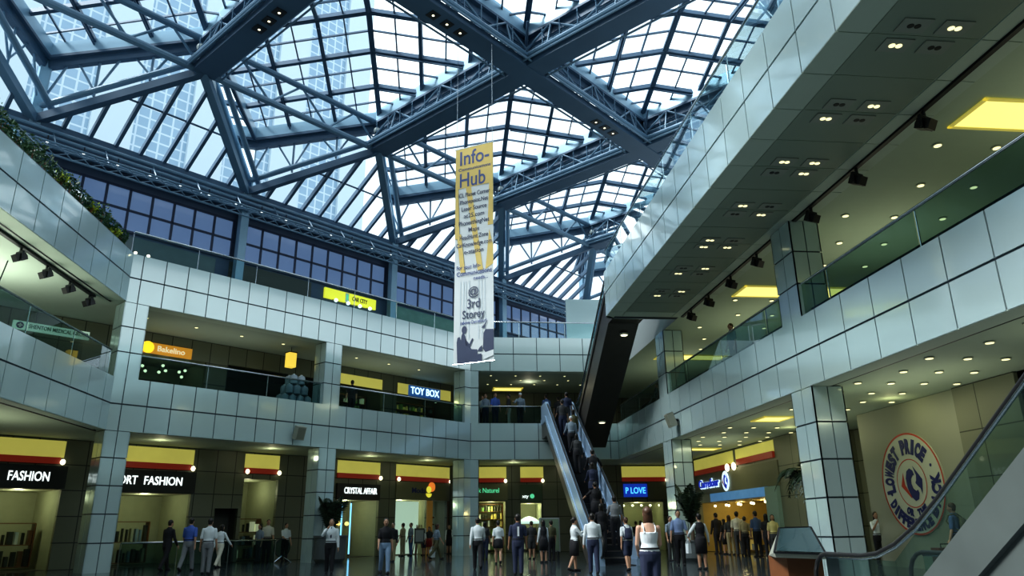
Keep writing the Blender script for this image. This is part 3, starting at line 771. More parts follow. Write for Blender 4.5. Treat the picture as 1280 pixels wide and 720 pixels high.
# hypermarket sign on the far right fascia
plate('trim_right_lit_cove', FR, 0, 3.0, 8.1, 3.78, 4.33, YELLOWLIT, .012, kind='structure')
plate('trim_right_lit_cove', FR, 0, 8.4, 12.2, 3.86, 4.33, YELLOWLIT, .012, kind='structure')
plate('trim_right_red_strip', FR, 0, 3.0, 7.7, 3.58, 3.80, REDS, .1, kind='structure')
plate('trim_right_red_strip', FR, 0, 8.6, 12.2, 3.66, 3.90, REDS, .1, kind='structure')
for s in (7.75, 8.5):
    c = FR.p(s, .18, 3.62)
    q = thing('ball_lamp', 'glowing ball lamp between the red strips above the supermarket sign', 'lamp', c, 'ball lamps above the supermarket sign')
    MB().ell(c, .1, .1, .17, 12, 8).build('glass_ball', BULB, q, True); MB().tube(c - FR.n * .2, c, .03, 6).build('bracket', DARKM, q)
plate('trim_right_fascia', FR, 0, 2.6, 12.4, 2.62, 3.55, BEIGE, .04, kind='structure')
plate('trim_right_blue_band', FR, 0, 5.0, 11.3, 2.26, 2.62, mat('blue_lit_band', (.12, .22, .3), .5, emit=.3, ecol=(.1, .35, .75), noise=.3), .06, kind='structure')
plate('trim_right_pale_jamb', FR, 0, 11.25, 12.3, 0, 2.6, mat('pale_green_jamb', (.28, .42, .38), .5), .15, kind='structure')
def cmark(mb, c, X, Y, r, part):
    """the split-diamond emblem: red wedge, blue body with a notch"""
    P = lambda x, y: V(c) + X * x * r + Y * y * r
    if part == 'red': mb.poly([P(-.95, -.12), P(-.62, .62), P(-.60, -.05), P(-.16, -.72), P(-.16, -.82)])
    else:
        out = [(.12, .86), (.98, .14), (.78, -.62)]
        bow = [(.62, -.52), (.55, -.78), (.22, -.95), (-.12, -.72), (-.42, -.22), (-.45, .28), (-.28, .66), (.0, .80), (.26, .66), (.36, .38)]
        inn = [(.18, .44), (.02, .34), (.02, .12), (.18, .02), (.40, .06), (.48, -.12), (.42, -.34), (.58, -.38)]
        mb.poly([P(*q) for q in [(-.28, .66), (.0, .80), (.26, .66), (.34, .42), (.16, .40), (.02, .24), (-.02, -.02), (.10, -.30), (.30, -.42), (.48, -.36), (.55, -.55), (.42, -.86), (.12, -.95), (-.18, -.72), (-.42, -.22), (-.45, .28)]])
        mb.poly([P(*q) for q in [(.30, .92), (.98, .16), (.80, -.62), (.70, -.30), (.50, -.16), (.34, .0), (.44, .14), (.50, .40), (.40, .66)]])
t = thing('supermarket_sign', 'blue backlit shop name with a white haloed round emblem on the beige fascia', 'sign', FR.p(6.3, .1, 2.8))
HALO = mat('white_halo', (.7, .85, 1), .5, emit=.9, ecol=(.65, .85, 1)); BLUES = mat('sign_blue', (.02, .05, .5), .5, emit=.25, ecol=(.02, .06, .8))
MB().text('Carrefour', FR.p(5.15, .085, 2.90), FR.u, Z, .40, .02, 'CENTER', 2.75, .05).build('halo_lettering', HALO, t)
MB().text('Carrefour', FR.p(5.15, .12, 2.93), FR.u, Z, .36, .05, 'CENTER', 2.6, .012).build('lettering', BLUES, t)
MB().disc(FR.p(7.2, .1, 3.08), .44, FR.u, Z, 28).build('halo_disc', HALO, t)
mb = MB(); cmark(mb, FR.p(7.2, .13, 3.08), FR.u, Z, .36, 'blue'); mb.build('emblem_body', BLUES, t)
mb = MB(); cmark(mb, FR.p(7.2, .13, 3.08), FR.u, Z, .36, 'red'); mb.build('emblem_wedge', LETRED, t)
# roundel on the right wall
RC = onX(1141.5, 604, 13.1); RR = 1.36
RX, RY = V((0, -1, 0)), Z
t = thing('wall_roundel', 'large round wall sign with navy ring lettering and a red and navy emblem', 'sign', RC - Z * RR)
mb = MB(); mb.cyl(RC, RR, .04, V((-1, 0, 0)), 64); mb.build('disc', mat('roundel_white', (.62, .66, .55), .5), t)
def ring(r0, r1, o, m, nm):
    mb = MB(); n = 72
    for i in range(n):
        a, b = 2 * PI * i / n, 2 * PI * (i + 1) / n
        mb.poly([RC + V((-o, 0, 0)) + (RX * math.cos(x) + RY * math.sin(x)) * r for x, r in ((a, r0), (a, r1), (b, r1), (b, r0))])
    mb.build(nm, m, t)
ring(RR - .05, RR, .045, LETRED, 'outer_ring'); ring(RR * .46, RR * .48, .045, LETRED, 'inner_ring')
def arc(txt, r, h, a0, a1, inward):
    """letters along an arc from angle a0 to a1 (degrees, clockwise from above when read outside-up)"""
    mb = MB(); n = len(txt)
    for i, ch in enumerate(txt):
        if ch == ' ': continue
        a = math.radians(a0 + (a1 - a0) * (i + .5) / n)
        rad = RX * math.cos(a) + RY * math.sin(a); tan = RX * math.sin(a) - RY * math.cos(a)
        if inward: Xl, Yl, base = -tan, -rad, RC + rad * (r + h / 2)
        else: Xl, Yl, base = tan, rad, RC + rad * (r - h / 2)
        mb.text(ch, base + V((-.046, 0, 0)), Xl, Yl, h, .012, 'CENTER', None, .065, 0, abs(math.radians(a1 - a0)) * r / n * .93)
    mb.build('lettering', LETNAVY, t)
arc('LOWEST', RR * .73, .36, 194, 116, False); arc('PRICE', RR * .73, .36, 104, 40, False)
arc('DIFFERENCE', RR * .80, .28, 204, 304, True); arc('BACK', RR * .76, .33, 309, 372, True); arc('OR THE', RR * .575, .17, 240, 308, True)
mb = MB(); mb.disc(RC + V((-.047, 0, 0)) + (RX * math.cos(.42) + RY * math.sin(.42)) * RR * .75, .045, RX, RY, 12); mb.disc(RC + V((-.047, 0, 0)) + (RX * math.cos(PI + .26) + RY * math.sin(PI + .26)) * RR * .75, .045, RX, RY, 12); mb.build('dots', LETNAVY, t)
mb = MB(); cmark(mb, RC + V((-.048, 0, 0)), RX, RY, .50, 'blue'); mb.build('emblem_body', LETNAVY, t)
mb = MB(); cmark(mb, RC + V((-.048, 0, 0)), RX, RY, .50, 'red'); mb.build('emblem_wedge', LETRED, t)

# ------------------------------------------------------------------ the hanging banner
B0, B1 = V((.50, 22.35, 0)), V((1.70, 21.65, 0))
BX = (B1 - B0).normalized(); BN = BX.cross(Z); BW = (B1 - B0).length
bz0, bz1 = 5.98, 13.42
t = thing('hanging_banner', 'tall white and yellow hanging banner reading Info-Communications Hub', 'banner', (B0 + B1) / 2 + Z * bz0)
bp = lambda x, z, o=0.0: B0 + BX * x * BW + Z * (bz0 + (bz1 - bz0) * z) + BN * o
CLOTH = mat('banner_cloth', (.74, .80, .82), .7, noise=.03); BY = mat('banner_yellow', (.78, .60, .20), .7, noise=.06); INK = mat('banner_ink', (.05, .07, .14), .6); INKB = mat('banner_blue_ink', (.06, .10, .30), .6)
mb = MB(); nx, nz = 6, 30
for i in range(nx):
    for j in range(nz):
        w = lambda x, z: .009 * math.sin(x * 5 + z * 7)
        mb.poly([bp(i / nx, j / nz, w(i / nx, j / nz)), bp((i + 1) / nx, j / nz, w((i + 1) / nx, j / nz)), bp((i + 1) / nx, (j + 1) / nz, w((i + 1) / nx, (j + 1) / nz)), bp(i / nx, (j + 1) / nz, w(i / nx, (j + 1) / nz))])
mb.build('cloth', CLOTH, t, True)
def bq(pts, m, nm, o=.013): MB().poly([bp(x, z * (.78 if nm.startswith(('silh', 'pale_block')) else 1), o) for x, z in pts]).build(nm, m, t)
bq([(0, .80), (1, .80), (1, 1), (0, 1)], BY, 'yellow_field')
bq([(.0, .56), (.12, .56), (.08, .80), (0, .80)], BY, 'yellow_field'); bq([(.86, .60), (1, .60), (1, .80), (.9, .80)], BY, 'yellow_field')
bq([(.60, .40), (.74, .40), (.42, .80), (.28, .80)], BY, 'diagonal_band', .0145); bq([(.16, .40), (.28, .40), (.16, .58), (.05, .58)], BY, 'diagonal_band', .0145); bq([(.8, .40), (1.0, .42), (1, .5), (.9, .58)], BY, 'diagonal_band', .0145)
def bt(txt, z, h, x=.5, al='CENTER', w=None, m=None): MB().text(txt, bp(x, z, .017), BX, Z, h, .003, al, None if w is None else w * BW, .008).build('lettering', m or INK, t)
bt('Info-', .915, .52, .12, 'LEFT', .78, INKB); bt('Communications', .885, .11, .08, 'LEFT', .86, INKB); bt('Hub', .805, .52, .12, 'LEFT', .68, INKB)
for i, (tx, w) in enumerate((('iCL Planet Corner', .84), ('Phonepoint.Net', .74), ('Laser Source', .66), ('ac25.com', .54), ('PhonesthingNet', .80), ('Maps', .28), ('HeadHunt Zone', .74), ('CarKnowledge.com', .92), ('e-station', .5))):
    bt(tx, .755 - i * .034, .15, .5, 'CENTER', w)
bt('For your Info-', .415, .13, .06, 'LEFT', .62, INKB); bt('Communications', .385, .15, .06, 'LEFT', .9, INKB); bt('needs...', .36, .12, .5, 'LEFT', .36, INKB)
bt('@', .292, .27, .5, 'CENTER', None, INK); bt('3rd', .236, .30, .5, 'CENTER', .32, INK); bt('Storey', .192, .27, .5, 'CENTER', .56, INK); bt('(above Carrefour)', .168, .11, .5, 'CENTER', .66, INKB)
for x in (.16, .24, .30, .38, .62, .70, .78): bq([(x, .10), (x + .012, .10), (x + .012, .36), (x, .36)], mat('banner_pale_line', (.55, .65, .72), .7), 'pale_line', .014)
bq([(.10, .0), (.08, .12), (.10, .145), (.15, .15), (.19, .13), (.22, .09), (.30, .06), (.48, .045), (.70, .045), (.72, .0)], INK, 'silhouette_armchair', .016)
bq([(.18, .10), (.20, .155), (.24, .175), (.30, .15), (.34, .11), (.46, .075), (.60, .07), (.60, .045), (.3, .04)], INK, 'silhouette_sitter', .017)
bq([(.27 + .065 * math.cos(a), .185 + .022 * math.sin(a)) for a in [2 * PI * i / 16 for i in range(16)]], INK, 'silhouette_head', .017)
bq([(.30, .135), (.40, .105), (.47, .135), (.50, .13), (.42, .085), (.30, .105)], INK, 'silhouette_arm', .017)
bq([(.74, .07), (.75, .155), (.80, .175), (1, .17), (1, .06), (.8, .05)], INK, 'silhouette_screen', .016); bq([(.6, .06), (.66, .08), (.72, .09), (.72, .06)], INK, 'silhouette_table', .016)
bq([(.70, .185), (.86, .225), (.80, .20), (.78, .18)], INK, 'silhouette_plane', .016); bq([(.74, .01), (1, .03), (1, .06), (.74, .045)], CLOTH, 'pale_block', .018)
for z in (0, 1): MB().tube(bp(-.02, z), bp(1.02, z), .022, 8).build('rod', CHROME, t)
for x in (.02, .98): MB().tube(bp(x, 1), bp(x, 1) + Z * 4.0, .008, 5).build('wire', CHROME, t)
# ------------------------------------------------------------------ light fittings
def downlight_proto(label, group, square=False, r=.075, lens=None):
    t = thing('downlight', label, 'downlight', (0, 0, 0), group)
    if square:
        MB().box((0, 0, -.012), .5, .34, .02).build('trim_plate', mat('pale_trim_plate', (.30, .34, .30), .5), t)
        mb = MB()
        for s in (-.06, .06): mb.mi(0).cyl((s, 0, -.03), .055, .012, n=12)
        mb.build('lamp_pair', [lens or DLIGHT], t)
    else:
        MB().cyl((0, 0, -.02), r * 1.35, .02, n=14).build('trim_ring', DLRING, t)
        MB().cyl((0, 0, -.028), r, .01, n=14).build('lens', DLIGHT, t)
    return t
def place(proto, pts, rz=0):
    for i, p in enumerate(pts):
        o = proto if i == 0 else dup(proto, p, rz)
        o.location = p; o.rotation_euler = (0, 0, rz)
p = downlight_proto('lit square twin downlight in the perforated soffit of the upper right slab', 'lit twin downlights in the perforated soffit', True)
pd = downlight_proto('unlit square twin downlight in the perforated soffit of the upper right slab', 'unlit twin downlights in the perforated soffit', True, lens=BLACK)
pts = []; ptd = []
for i in range(2, len(ys) - 1):
    y = ys[i] - (.25 if i % 2 else .9)
    if y < -1: break
    for x in (7.55, 8.25): (pts if (i * 7 + int(x * 10)) % 5 > 1 else ptd).append(V((x, y, Z2B)))
place(p, pts); place(pd, ptd)
p = downlight_proto('small round warm downlight in the gallery ceiling of the right facade', 'round downlights of the right gallery ceiling')
pts = []
for i in range(16):
    for j in range(4):
        x, y = 10.5 + j * 1.35 + .5 * (i % 2), 5.5 + i * 1.85
        pts.append(V((x + (.35 if i % 2 else 0), y, Z2B))); 
covesU = [(10.22, 11.95, 11.1, 12.2), (10.2, 13.9, 22.4, 23.6), (10.3, 13.6, 32.6, 33.6)]
pts = [q for q in pts if not any(a - .2 < q.x < b + .2 and c - .2 < q.y < d + .2 for a, b, c, d in covesU)]
place(p, pts)
p = downlight_proto('small round warm downlight in the ground ceiling before the roundel wall', 'round downlights of the right ground ceiling')
pts = []
for i in range(17):
    for j in range(4):
        x, y = 10.1 + j * .85 + (.3 if i % 2 else 0), 8.5 + i * 1.35
        if x < 12.9 or y > 23: pts.append(V((x, y, Z1B)))
coves1 = [(10.2, 11.2, 22.1, 23.2)]
pts = [q for q in pts if not any(a - .2 < q.x < b + .2 and c - .2 < q.y < d + .2 for a, b, c, d in coves1)]
place(p, pts)
p = downlight_proto('small round downlight in the gallery ceiling behind the oblique facade', 'round downlights of the oblique gallery ceiling', False, .06)
place(p, [A.p(1.8 + i * 1.9, -1.6, Z2B) for i in range(8)])
p = downlight_proto('small round downlight in the ceiling over the escalator head', 'round downlights over the escalator head', False, .05)
place(p, [V((2.8 + i * 1.3 + .4 * (j % 2), 37.8 + j * 1.2, Z2B)) for i in range(5) for j in range(3)])
def cove(label, x0, x1, y0, y1, z, cat='cove light'):
    t = thing('ceiling_cove', label, cat, ((x0 + x1) / 2, (y0 + y1) / 2, z))
    MB().bx(x0 + .08, x1 - .08, y0 + .08, y1 - .08, z - .015, z - .005).build('lit_panel', COVE, t)
    mb = MB()
    for a in ((x0, x0 + .08, y0, y1), (x1 - .08, x1, y0, y1), (x0, x1, y0, y0 + .08), (x0, x1, y1 - .08, y1)): mb.bx(*a, z - .03, z + .0)
    mb.build('rim', mat('cove_rim', (.6, .55, .2), .5, emit=.35, ecol=(.7, .6, .1)), t)
cove('lit yellow ceiling recess nearest the viewer over the right gallery', *covesU[0], Z2B)
cove('lit yellow ceiling recess behind the first clad column of the right gallery', *covesU[1], Z2B)
cove('lit yellow ceiling recess behind the farther clad column of the right gallery', *covesU[2], Z2B)
cove('lit yellow ceiling recess on the ground floor behind the right clad column', *coves1[0], Z1B)
cove('lit yellow ceiling recess on the ground floor before the supermarket sign', 10.2, 12.4, 31.5, 32.4, Z1B)
cove('small lit yellow recess above the gallery people at the escalator head', 3.2, 4.9, 41.2, 42.2, Z2B)
# track spotlights
def spotlight(label, group):
    k_ = .8
    t = thing('track_spotlight', label, 'spotlight', (0, 0, 0), group)
    MB().bar((0, 0, 0), (0, 0, -.16), .05, .05, V((1, 0, 0))).build('stem', DARKM, t)
    mb = MB(); mb.bx(-.15, .15, -.02, .0, -.40, -.14); mb.bx(-.17, -.14, -.03, .03, -.36, -.12); mb.bx(.14, .17, -.03, .03, -.36, -.12); mb.bx(-.17, .17, -.03, .03, -.14, -.11); mb.build('yoke', DARKM, t)
    rot = Matrix.Rotation(.5, 3, 'X'); c = V((0, 0, -.28))
    ax = (V((1, 0, 0)), rot @ V((0, 1, 0)), rot @ V((0, 0, 1)))
    hs = MB().box(c, .22, .30, .2, ax).build('lamp_housing', BLACK, t)
    MB().cyl(c + ax[1] * .15, .085, .03, ax[1], 14).build('front_lens', mat('lamp_lens', (.10, .11, .10), .15), hs)
    return t
p = spotlight('black track spotlight hanging along the soffit of the upper right slab', 'track spotlights of the right soffit')
place(p, [V((9.29, y, Z2B - .05)) for y in (11.6, 14.0, 16.1, 19.4, 21.4, 23.4, 25.2)], .4)
p = spotlight('black track spotlight hanging under the soffit above the MEDICAL GROUP sign', 'track spotlights of the side soffit')
place(p, [V((-11.56, y, Z2B - .06)) for y in (18.7, 20.3, 21.75, 23.2, 24.6)], -.6)

# ------------------------------------------------------------------ escalators
def escalator(name, label, x0, x1, prof, panel, rail=.9, side_h=None, truss=.75, clad=CLADD, glass=False, lamps=(), wcl=.06, rr_=.045, deck=.2):
    """prof: (y, z) walking line from the lower landing to the upper landing"""
    t = thing(name, label, 'escalator', ((x0 + x1) / 2, prof[0][0], prof[0][1]))
    P = [V((0, y, z)) for y, z in prof]
    up = lambda h: [p + Z * h for p in P]
    mb = MB()
    low = [p - Z * truss for p in P]; low[0] = V((0, P[0].y, max(P[0].z - truss, .0))); low[1] = V((0, P[1].y, max(P[1].z - truss, 0.0)))
    yy = P[1].y + (P[2].y - P[1].y) * (truss / max(P[2].z - P[1].z, .1)) if P[1].z < truss else P[1].y
    low[1] = V((0, yy, max(P[1].z - truss, 0.0)))
    poly = [p - Z * .05 for p in P[1:]] + low[1:][::-1]; poly[0] = V((0, P[1].y, max(P[1].z - .05, .02))); poly[-1] = low[1]
    if P[1].z < truss: poly = [V((0, P[1].y, .0))] + poly
    mb.prism([V((x0 + .05, q.y, q.z)) for q in poly], V((x1 - x0 - .1, 0, 0))); mb.build('truss_casing', clad, t)
    # steps
    mb = MB(); d = P[2] - P[1]; n = max(4, int(abs(d.z) / .2)); sg = 1 if d.y > 0 else -1
    for i in range(n):
        y = P[1].y + d.y * (i + .5) / n; z = P[1].z + d.z * (i + .5) / n
        w = abs(d.y) / n * .98
        mb.bx(x0 + .22, x1 - .22, y - w / 2, y + w / 2, z - .2, z + .08)
    mb.bx(x0 + .22, x1 - .22, P[0].y, P[1].y, P[0].z - .04, P[0].z + .02); mb.bx(x0 + .22, x1 - .22, P[2].y, P[3].y, P[2].z - .2, P[2].z + .02)
    mb.build('steps', STEP, t)
    for xs, sgn in ((x0, 1), (x1, -1)):
        xa, xb = xs, xs + sgn * .2
        mb = MB()
        for i in range(3):   # deck
            a, b = P[i], P[i + 1]
            mb.hexa([V((xa, a.y, a.z - .06)), V((xb, a.y, a.z - .06)), V((xb, b.y, b.z - .06)), V((xa, b.y, b.z - .06)), V((xa, a.y, a.z + deck)), V((xb, a.y, a.z + deck)), V((xb, b.y, b.z + deck)), V((xa, b.y, b.z + deck))])
        mb.build('skirt_deck', clad if glass else ALUB, t)
        xm = xs + sgn * .1; mb = MB(); w = .006 if glass else .07
        for i in range(3):
            a, b = P[i], P[i + 1]
            mb.hexa([V((xm - w, a.y, a.z + deck)), V((xm + w, a.y, a.z + deck)), V((xm + w, b.y, b.z + deck)), V((xm - w, b.y, b.z + deck)), V((xm - w, a.y, a.z + rail - .03)), V((xm + w, a.y, a.z + rail - .03)), V((xm + w, b.y, b.z + rail - .03)), V((xm - w, b.y, b.z + rail - .03))])
        mb.build('balustrade_panel', panel, t)
        pr = up(rail); e0 = pr[0]; e1 = pr[3]; dy = (pr[0] - pr[1]).normalized(); hr = (rail - .25) / 2
        def newel(e, dr): return [e + dr * hr * math.sin(a) + Z * (-hr + hr * math.cos(a)) for a in [PI * i / 8 for i in range(9)]]
        def smooth(pts):
            o = [pts[0]]
            for i in range(1, len(pts) - 1):
                a, b, c = pts[i - 1], pts[i], pts[i + 1]
                L1, L2 = min((b - a).length * .45, .9), min((c - b).length * .45, .9)
                s_, e_ = b + (a - b).normalized() * L1, b + (c - b).normalized() * L2
                o += [s_.lerp(b, u).lerp(b.lerp(e_, u), u) for u in (0, .25, .5, .75, 1)]
            return o + [pts[-1]]
        path = newel(e0, dy)[::-1] + smooth(pr)[1:-1] + newel(e1, -dy)
        MB().path([V((xm, q.y, q.z)) for q in path], rr_, 10).build('handrail', RUBBER, t, True)
        MB().path([V((xm, q.y, q.z - rr_ * 1.1)) for q in smooth(pr)], .018, 6).build('rail_bead', CHROME, t, True)
    return t
ESC_L = [(24.3, 0.0), (25.3, 0.0), (35.1, 6.11), (36.6, 6.11)]
escalator('escalator', 'crowded escalator with blue metal side panels rising to the first gallery', 5.2, 6.62, ESC_L, ALUB)
ESC_U = [(36.4, 6.13), (34.9, 6.13), (27.9, 10.3), (26.75, 10.3)]
t = escalator('escalator', 'upper escalator seen from below, dark underside with two round lamps', 6.75, 8.1, ESC_U, BALGLASS, glass=True, truss=1.35)
for f, nm in ((.24, 0), (.93, 1)):
    y = 34.9 + (27.9 - 34.9) * f; z = 6.13 + 4.17 * f - 1.35
    c = V((7.55, y, z - .05))
    q = thing('underside_lamp', ['round warm lamp low on the dark underside of the upper escalator', 'round warm lamp high on the dark underside of the upper escalator'][nm], 'lamp', c)
    MB().cyl(c - Z * .03, .13, .06, n=16).build('lens', BULB, q); MB().cyl(c - Z * .01, .17, .07, n=16).build('trim_ring', DLRING, q)
ESC_R = [(9.0, 0.0), (7.35, 0.0), (-.9, 5.3), (-2.2, 5.3)]
t = escalator('escalator', 'near escalator with steel handrail and clear glass side rising out of the picture', 4.25, 5.6, [(8.3, 0.0), (7.0, .0), (1.0, 3.95), (0.0, 3.95)], ESCGLASS, rail=.84, clad=mat('brushed_grey_cladding', (.13, .16, .16), .3, .3, noise=.3, nscale=1.5), glass=True, truss=.8, rr_=.024, deck=.36)
MB().bx(4.22, 4.235, 7.3, 7.62, .22, .5).build('notice_plate', mat('white_notice', (.8, .85, .8), .5, emit=.3), t)
mb = MB()
for i, z in enumerate((.44, .38, .32, .27)): mb.bx(4.215, 4.22, 7.34, 7.58 - .05 * (i % 2), z - .012, z + .012)
mb.build('notice_lines', GREYP, t)

# ------------------------------------------------------------------ plants
def frond(root, d, length, droop, w, m, name='frond', n=9, arch=.75):
    """arched rib with paired leaflets"""
    mb = MB(); side = d.cross(Z).normalized(); pts = []
    for i in range(n + 1):
        u = i / n; pts.append(root + d * length * u * (1 - .25 * u * droop) + Z * length * (.9 * u - (.9 + droop) * u * u * arch))
    mb.path(pts, [.022 * (1 - .8 * i / n) + .004 for i in range(n + 1)], 5)
    for i in range(1, n + 1):
        u = i / n; t = (pts[i] - pts[i - 1]).normalized(); ll = w * math.sin(PI * min(.15 + u * .8, 1)) * 1.1
        for sg in (-1, 1):
            for h in (0, .5):
                b = pts[i - 1].lerp(pts[i], h + .4); tip = b + side * sg * ll + t * ll * .7 - Z * ll * .45
                mb.poly([b, b + t * .05 + side * sg * ll * .4, tip, b - t * .035 + side * sg * ll * .4])
    return mb, name, m
def palm(label, loc, trunk_h, n, ln, planter_r, planter_h, seed, m=LEAFD, up=1.0, lo=.15):
    rnd = random.Random(seed); t = thing('potted_palm', label, 'plant', loc); loc = V(loc)
    MB().lathe([(planter_r * .78, 0), (planter_r, planter_h * .15), (planter_r, planter_h * .92), (planter_r * 1.06, planter_h * .93), (planter_r * 1.06, planter_h), (planter_r * .9, planter_h), (planter_r * .9, planter_h - .06), (.02, planter_h - .06)], loc, 24).build('planter', PLANTER, t, False)
    MB().path([loc + Z * (planter_h - .1), loc + V((.03, .02, planter_h + trunk_h * .5)), loc + Z * (planter_h + trunk_h)], [.08, .065, .06], 10).build('trunk', mat('palm_trunk', (.06, .045, .03), .8, noise=.3, nscale=9), t)
    for i in range(n):
        a = 2 * PI * i / n * 2.4 + rnd.random(); d = V((math.cos(a), math.sin(a), 0))
        lift = rnd.uniform(lo, 1.0) * up
        mb, nm, mm = frond(loc + Z * (planter_h + trunk_h - .05), (d + Z * lift).normalized(), ln * rnd.uniform(.75, 1.1), rnd.uniform(.6, 1.1), ln * .22, m, arch=.75 if up < 2 else .38)
        mb.build(nm, mm, t)
    return t
Pp = floor_at(424, 33); Pp = A.p(A.so(Pp)[0], .75, 0)
palm('dark palm in a big grey round planter beside the middle column', A.p(8.9, .70, 0), .15, 17, 1.35, .62, 1.0, 3, up=2.6, lo=.4)
palm('spiky dark palm standing in front of the far right column', (9.2, 26.9, 0), .6, 21, 1.25, .45, .7, 5, up=2.4, lo=.5)
palm('palm with long drooping fronds half hidden behind the near right column', (10.45, 20.3, 0), 1.5, 15, 1.5, .45, .7, 8)
def shrub(name, label, loc, rx, ry, rz, n, m, seed, group=None, leaf=.13):
    rnd = random.Random(seed); loc = V(loc); t = thing(name, label, 'plant', loc, group)
    mb = MB()
    for i in range(n):
        a, b, r = rnd.uniform(0, 2 * PI), rnd.uniform(-.2, 1), rnd.random() ** .4
        c = loc + V((rx * r * math.cos(a), ry * r * math.sin(a), rz * (.35 + .6 * b * r)))
        d = V((rnd.uniform(-1, 1), rnd.uniform(-1, 1), rnd.uniform(-.3, 1))).normalized(); s = d.cross(V((rnd.random(), rnd.random(), .3))).normalized()
        l = leaf * rnd.uniform(.6, 1.3)
        mb.poly([c, c + d * l * .5 + s * l * .25, c + d * l, c + d * l * .5 - s * l * .25])
    mb.build('foliage', m, t)
    mb = MB()
    for i in range(5): mb.tube(loc, loc + V((rnd.uniform(-1, 1) * rx * .5, rnd.uniform(-1, 1) * ry * .5, rz * .7)), .012, 5)
    mb.build('stems', WOODR, t)
    return t
mb = MB(); mb.bx(-11.12, -10.82, 9, 25.0, Z2T - .005, Z2T + .10); mb.build('planter_trough', PLANTER, None, label='long grey planter trough on the parapet holding the green shrubs', category='planter')
for i in range(17):
    y = 24.6 - i * .72
    nm = 'dark green shrub in the parapet trough above the side facade'
    shrub('parapet_shrub', nm, (-10.97, y, Z2T + .03), .24, .45, .5 + .12 * (i % 3), 230, LEAF, 20 + i, 'green shrubs in the parapet trough')
for i, y in enumerate((22.2, 20.3, 24.0)):
    shrub('parapet_shrub', ['yellow-green spiky shrub among the dark shrubs, middle of the three bright ones', 'tallest yellow-green shrub, nearest the white post', 'smallest yellow-green shrub next to the corner lamps'][i], (-10.86, y, Z2T + .05), .18, .22, [.42, .55, .3][i], 90, LEAFY, 60 + i)

# ------------------------------------------------------------------ kiosk, rails, boards, stock
def kiosk():
    c = V((6.05, 12.5, 0)); t = thing('information_kiosk', 'brown information console with a slanted glossy top near the escalator foot', 'kiosk', c)
    MB().bx(5.72, 6.32, 12.2, 12.9, 0, .66).build('base', WOODR, t)
    q = [V(p) for p in ((5.45, 12.0, .66), (6.3, 12.0, .62), (6.62, 12.9, .66), (5.75, 12.95, .66), (5.42, 11.98, .74), (6.28, 11.98, .70), (6.5, 12.8, 1.11), (5.95, 12.85, 1.10))]
    cs_ = MB().hexa(q).build('console', mat('pale_console', (.38, .42, .36), .35), t)
    lf = lambda a, b, u: q[a].lerp(q[b], u)
    nrm = (q[5] - q[4]).cross(q[7] - q[4]).normalized() * .012
    cc = (q[4] + q[5] + q[6] + q[7]) / 4
    MB().poly([cc + (v - cc) * .93 + nrm for v in q[4:8]]).build('screen', mat('console_screen', (.03, .06, .07), .08, coat=.5), cs_)
    mb = MB()
    for i in range(4): mb.bar(q[4 + i], q[4 + (i + 1) % 4], .03, .03)
    mb.build('rim', DARKM, cs_)
kiosk()
balustrade('waist-high glass railing on the ground floor before the EXPORT FASHION shop', A, (1.9, 7.7), 0, h=.86, o=-1.2, posts=1.9, group=None)
mb = MB(); c = A.p(8.05, -1.3, .55)
t = thing('round_mirror_stand', 'round glass disc on a slanted stand at the end of the ground railing', 'display stand', A.p(8.05, -1.3, 0))
MB().cyl(c, .34, .03, A.n, 24).build('disc', BALGLASS, t); MB().path([c + A.u * .34 * math.cos(a) + Z * .34 * math.sin(a) for a in [2 * PI * i / 24 for i in range(25)]], .02, 6).build('rim', DARKM, t)
mb = MB(); mb.tube(c - Z * .3, A.p(7.7, -1.3, 0.0), .025, 6); mb.tube(c - Z * .3, A.p(8.5, -1.3, 0.0), .025, 6); mb.build('legs', CHROME, t)
def easel(label, P, ang, m, h=1.25, w=.62):
    P = V(P); X = V((math.cos(ang), math.sin(ang), 0)); N = X.cross(Z); t = thing('display_easel', label, 'easel', P)
    for s in (-1, 1): MB().bar(P + X * s * w * .4 + N * .02, P + X * s * .08 + Z * (h + .15) - N * .1, .04, .03).build('leg', WOODR, t)
    MB().bar(P - N * .5, P + Z * (h + .1) - N * .1, .04, .03).build('leg', WOODR, t)
    mb = MB(); mb.box(P + Z * (h * .72) + N * .0, w, .03, h * .55, (X, N, Z)); bd_ = mb.build('board', m, t)
    MB().box(P + Z * (h * .72) + N * .018, w * .8, .01, h * .42, (X, N, Z)).build('picture', GREYP, bd_)
easel('dark picture easel standing before the white shop wall', A.p(15.75, -2.0, 0), .73, INTD)
easel('pale picture easel turned aside before the white shop wall', A.p(16.6, -2.9, 0), .4, WHITEP)
easel('brown low picture easel near the orange jamb', A.p(17.2, -2.7, 0), 1.0, WOODR, 1.0)
# furnishing of the shop with the flame logo
plate('white_display_wall', A, BK - .35, 15.6, 17.3, .05, 2.55, mat('self_lit_display_white', (.7, .78, .68), .6, emit=.6, ecol=(.6, .72, .6)), .05, label='tall plain white display wall inside the flame logo shop', cat='wall panel')  # glow put into the white so the panel reads as brightly lit
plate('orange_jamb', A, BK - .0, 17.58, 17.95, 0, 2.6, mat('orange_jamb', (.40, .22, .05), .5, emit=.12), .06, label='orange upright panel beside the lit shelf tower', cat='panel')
t = thing('lit_shelf_tower', 'glowing white shelf tower beside the orange upright panel', 'shelf', A.p(18.25, BK - .6, 0))
plate('back_panel', A, BK - .9, 18.0, 18.6, .1, 2.45, mat('lit_shelf', (.8, .88, .9), .5, emit=.9, ecol=(.75, .88, .95)), .03, t)
for z in (.5, .95, 1.4, 1.75): plate('shelf', A, BK - .86, 17.98, 18.62, z, z + .07, WOODR, .3, t)
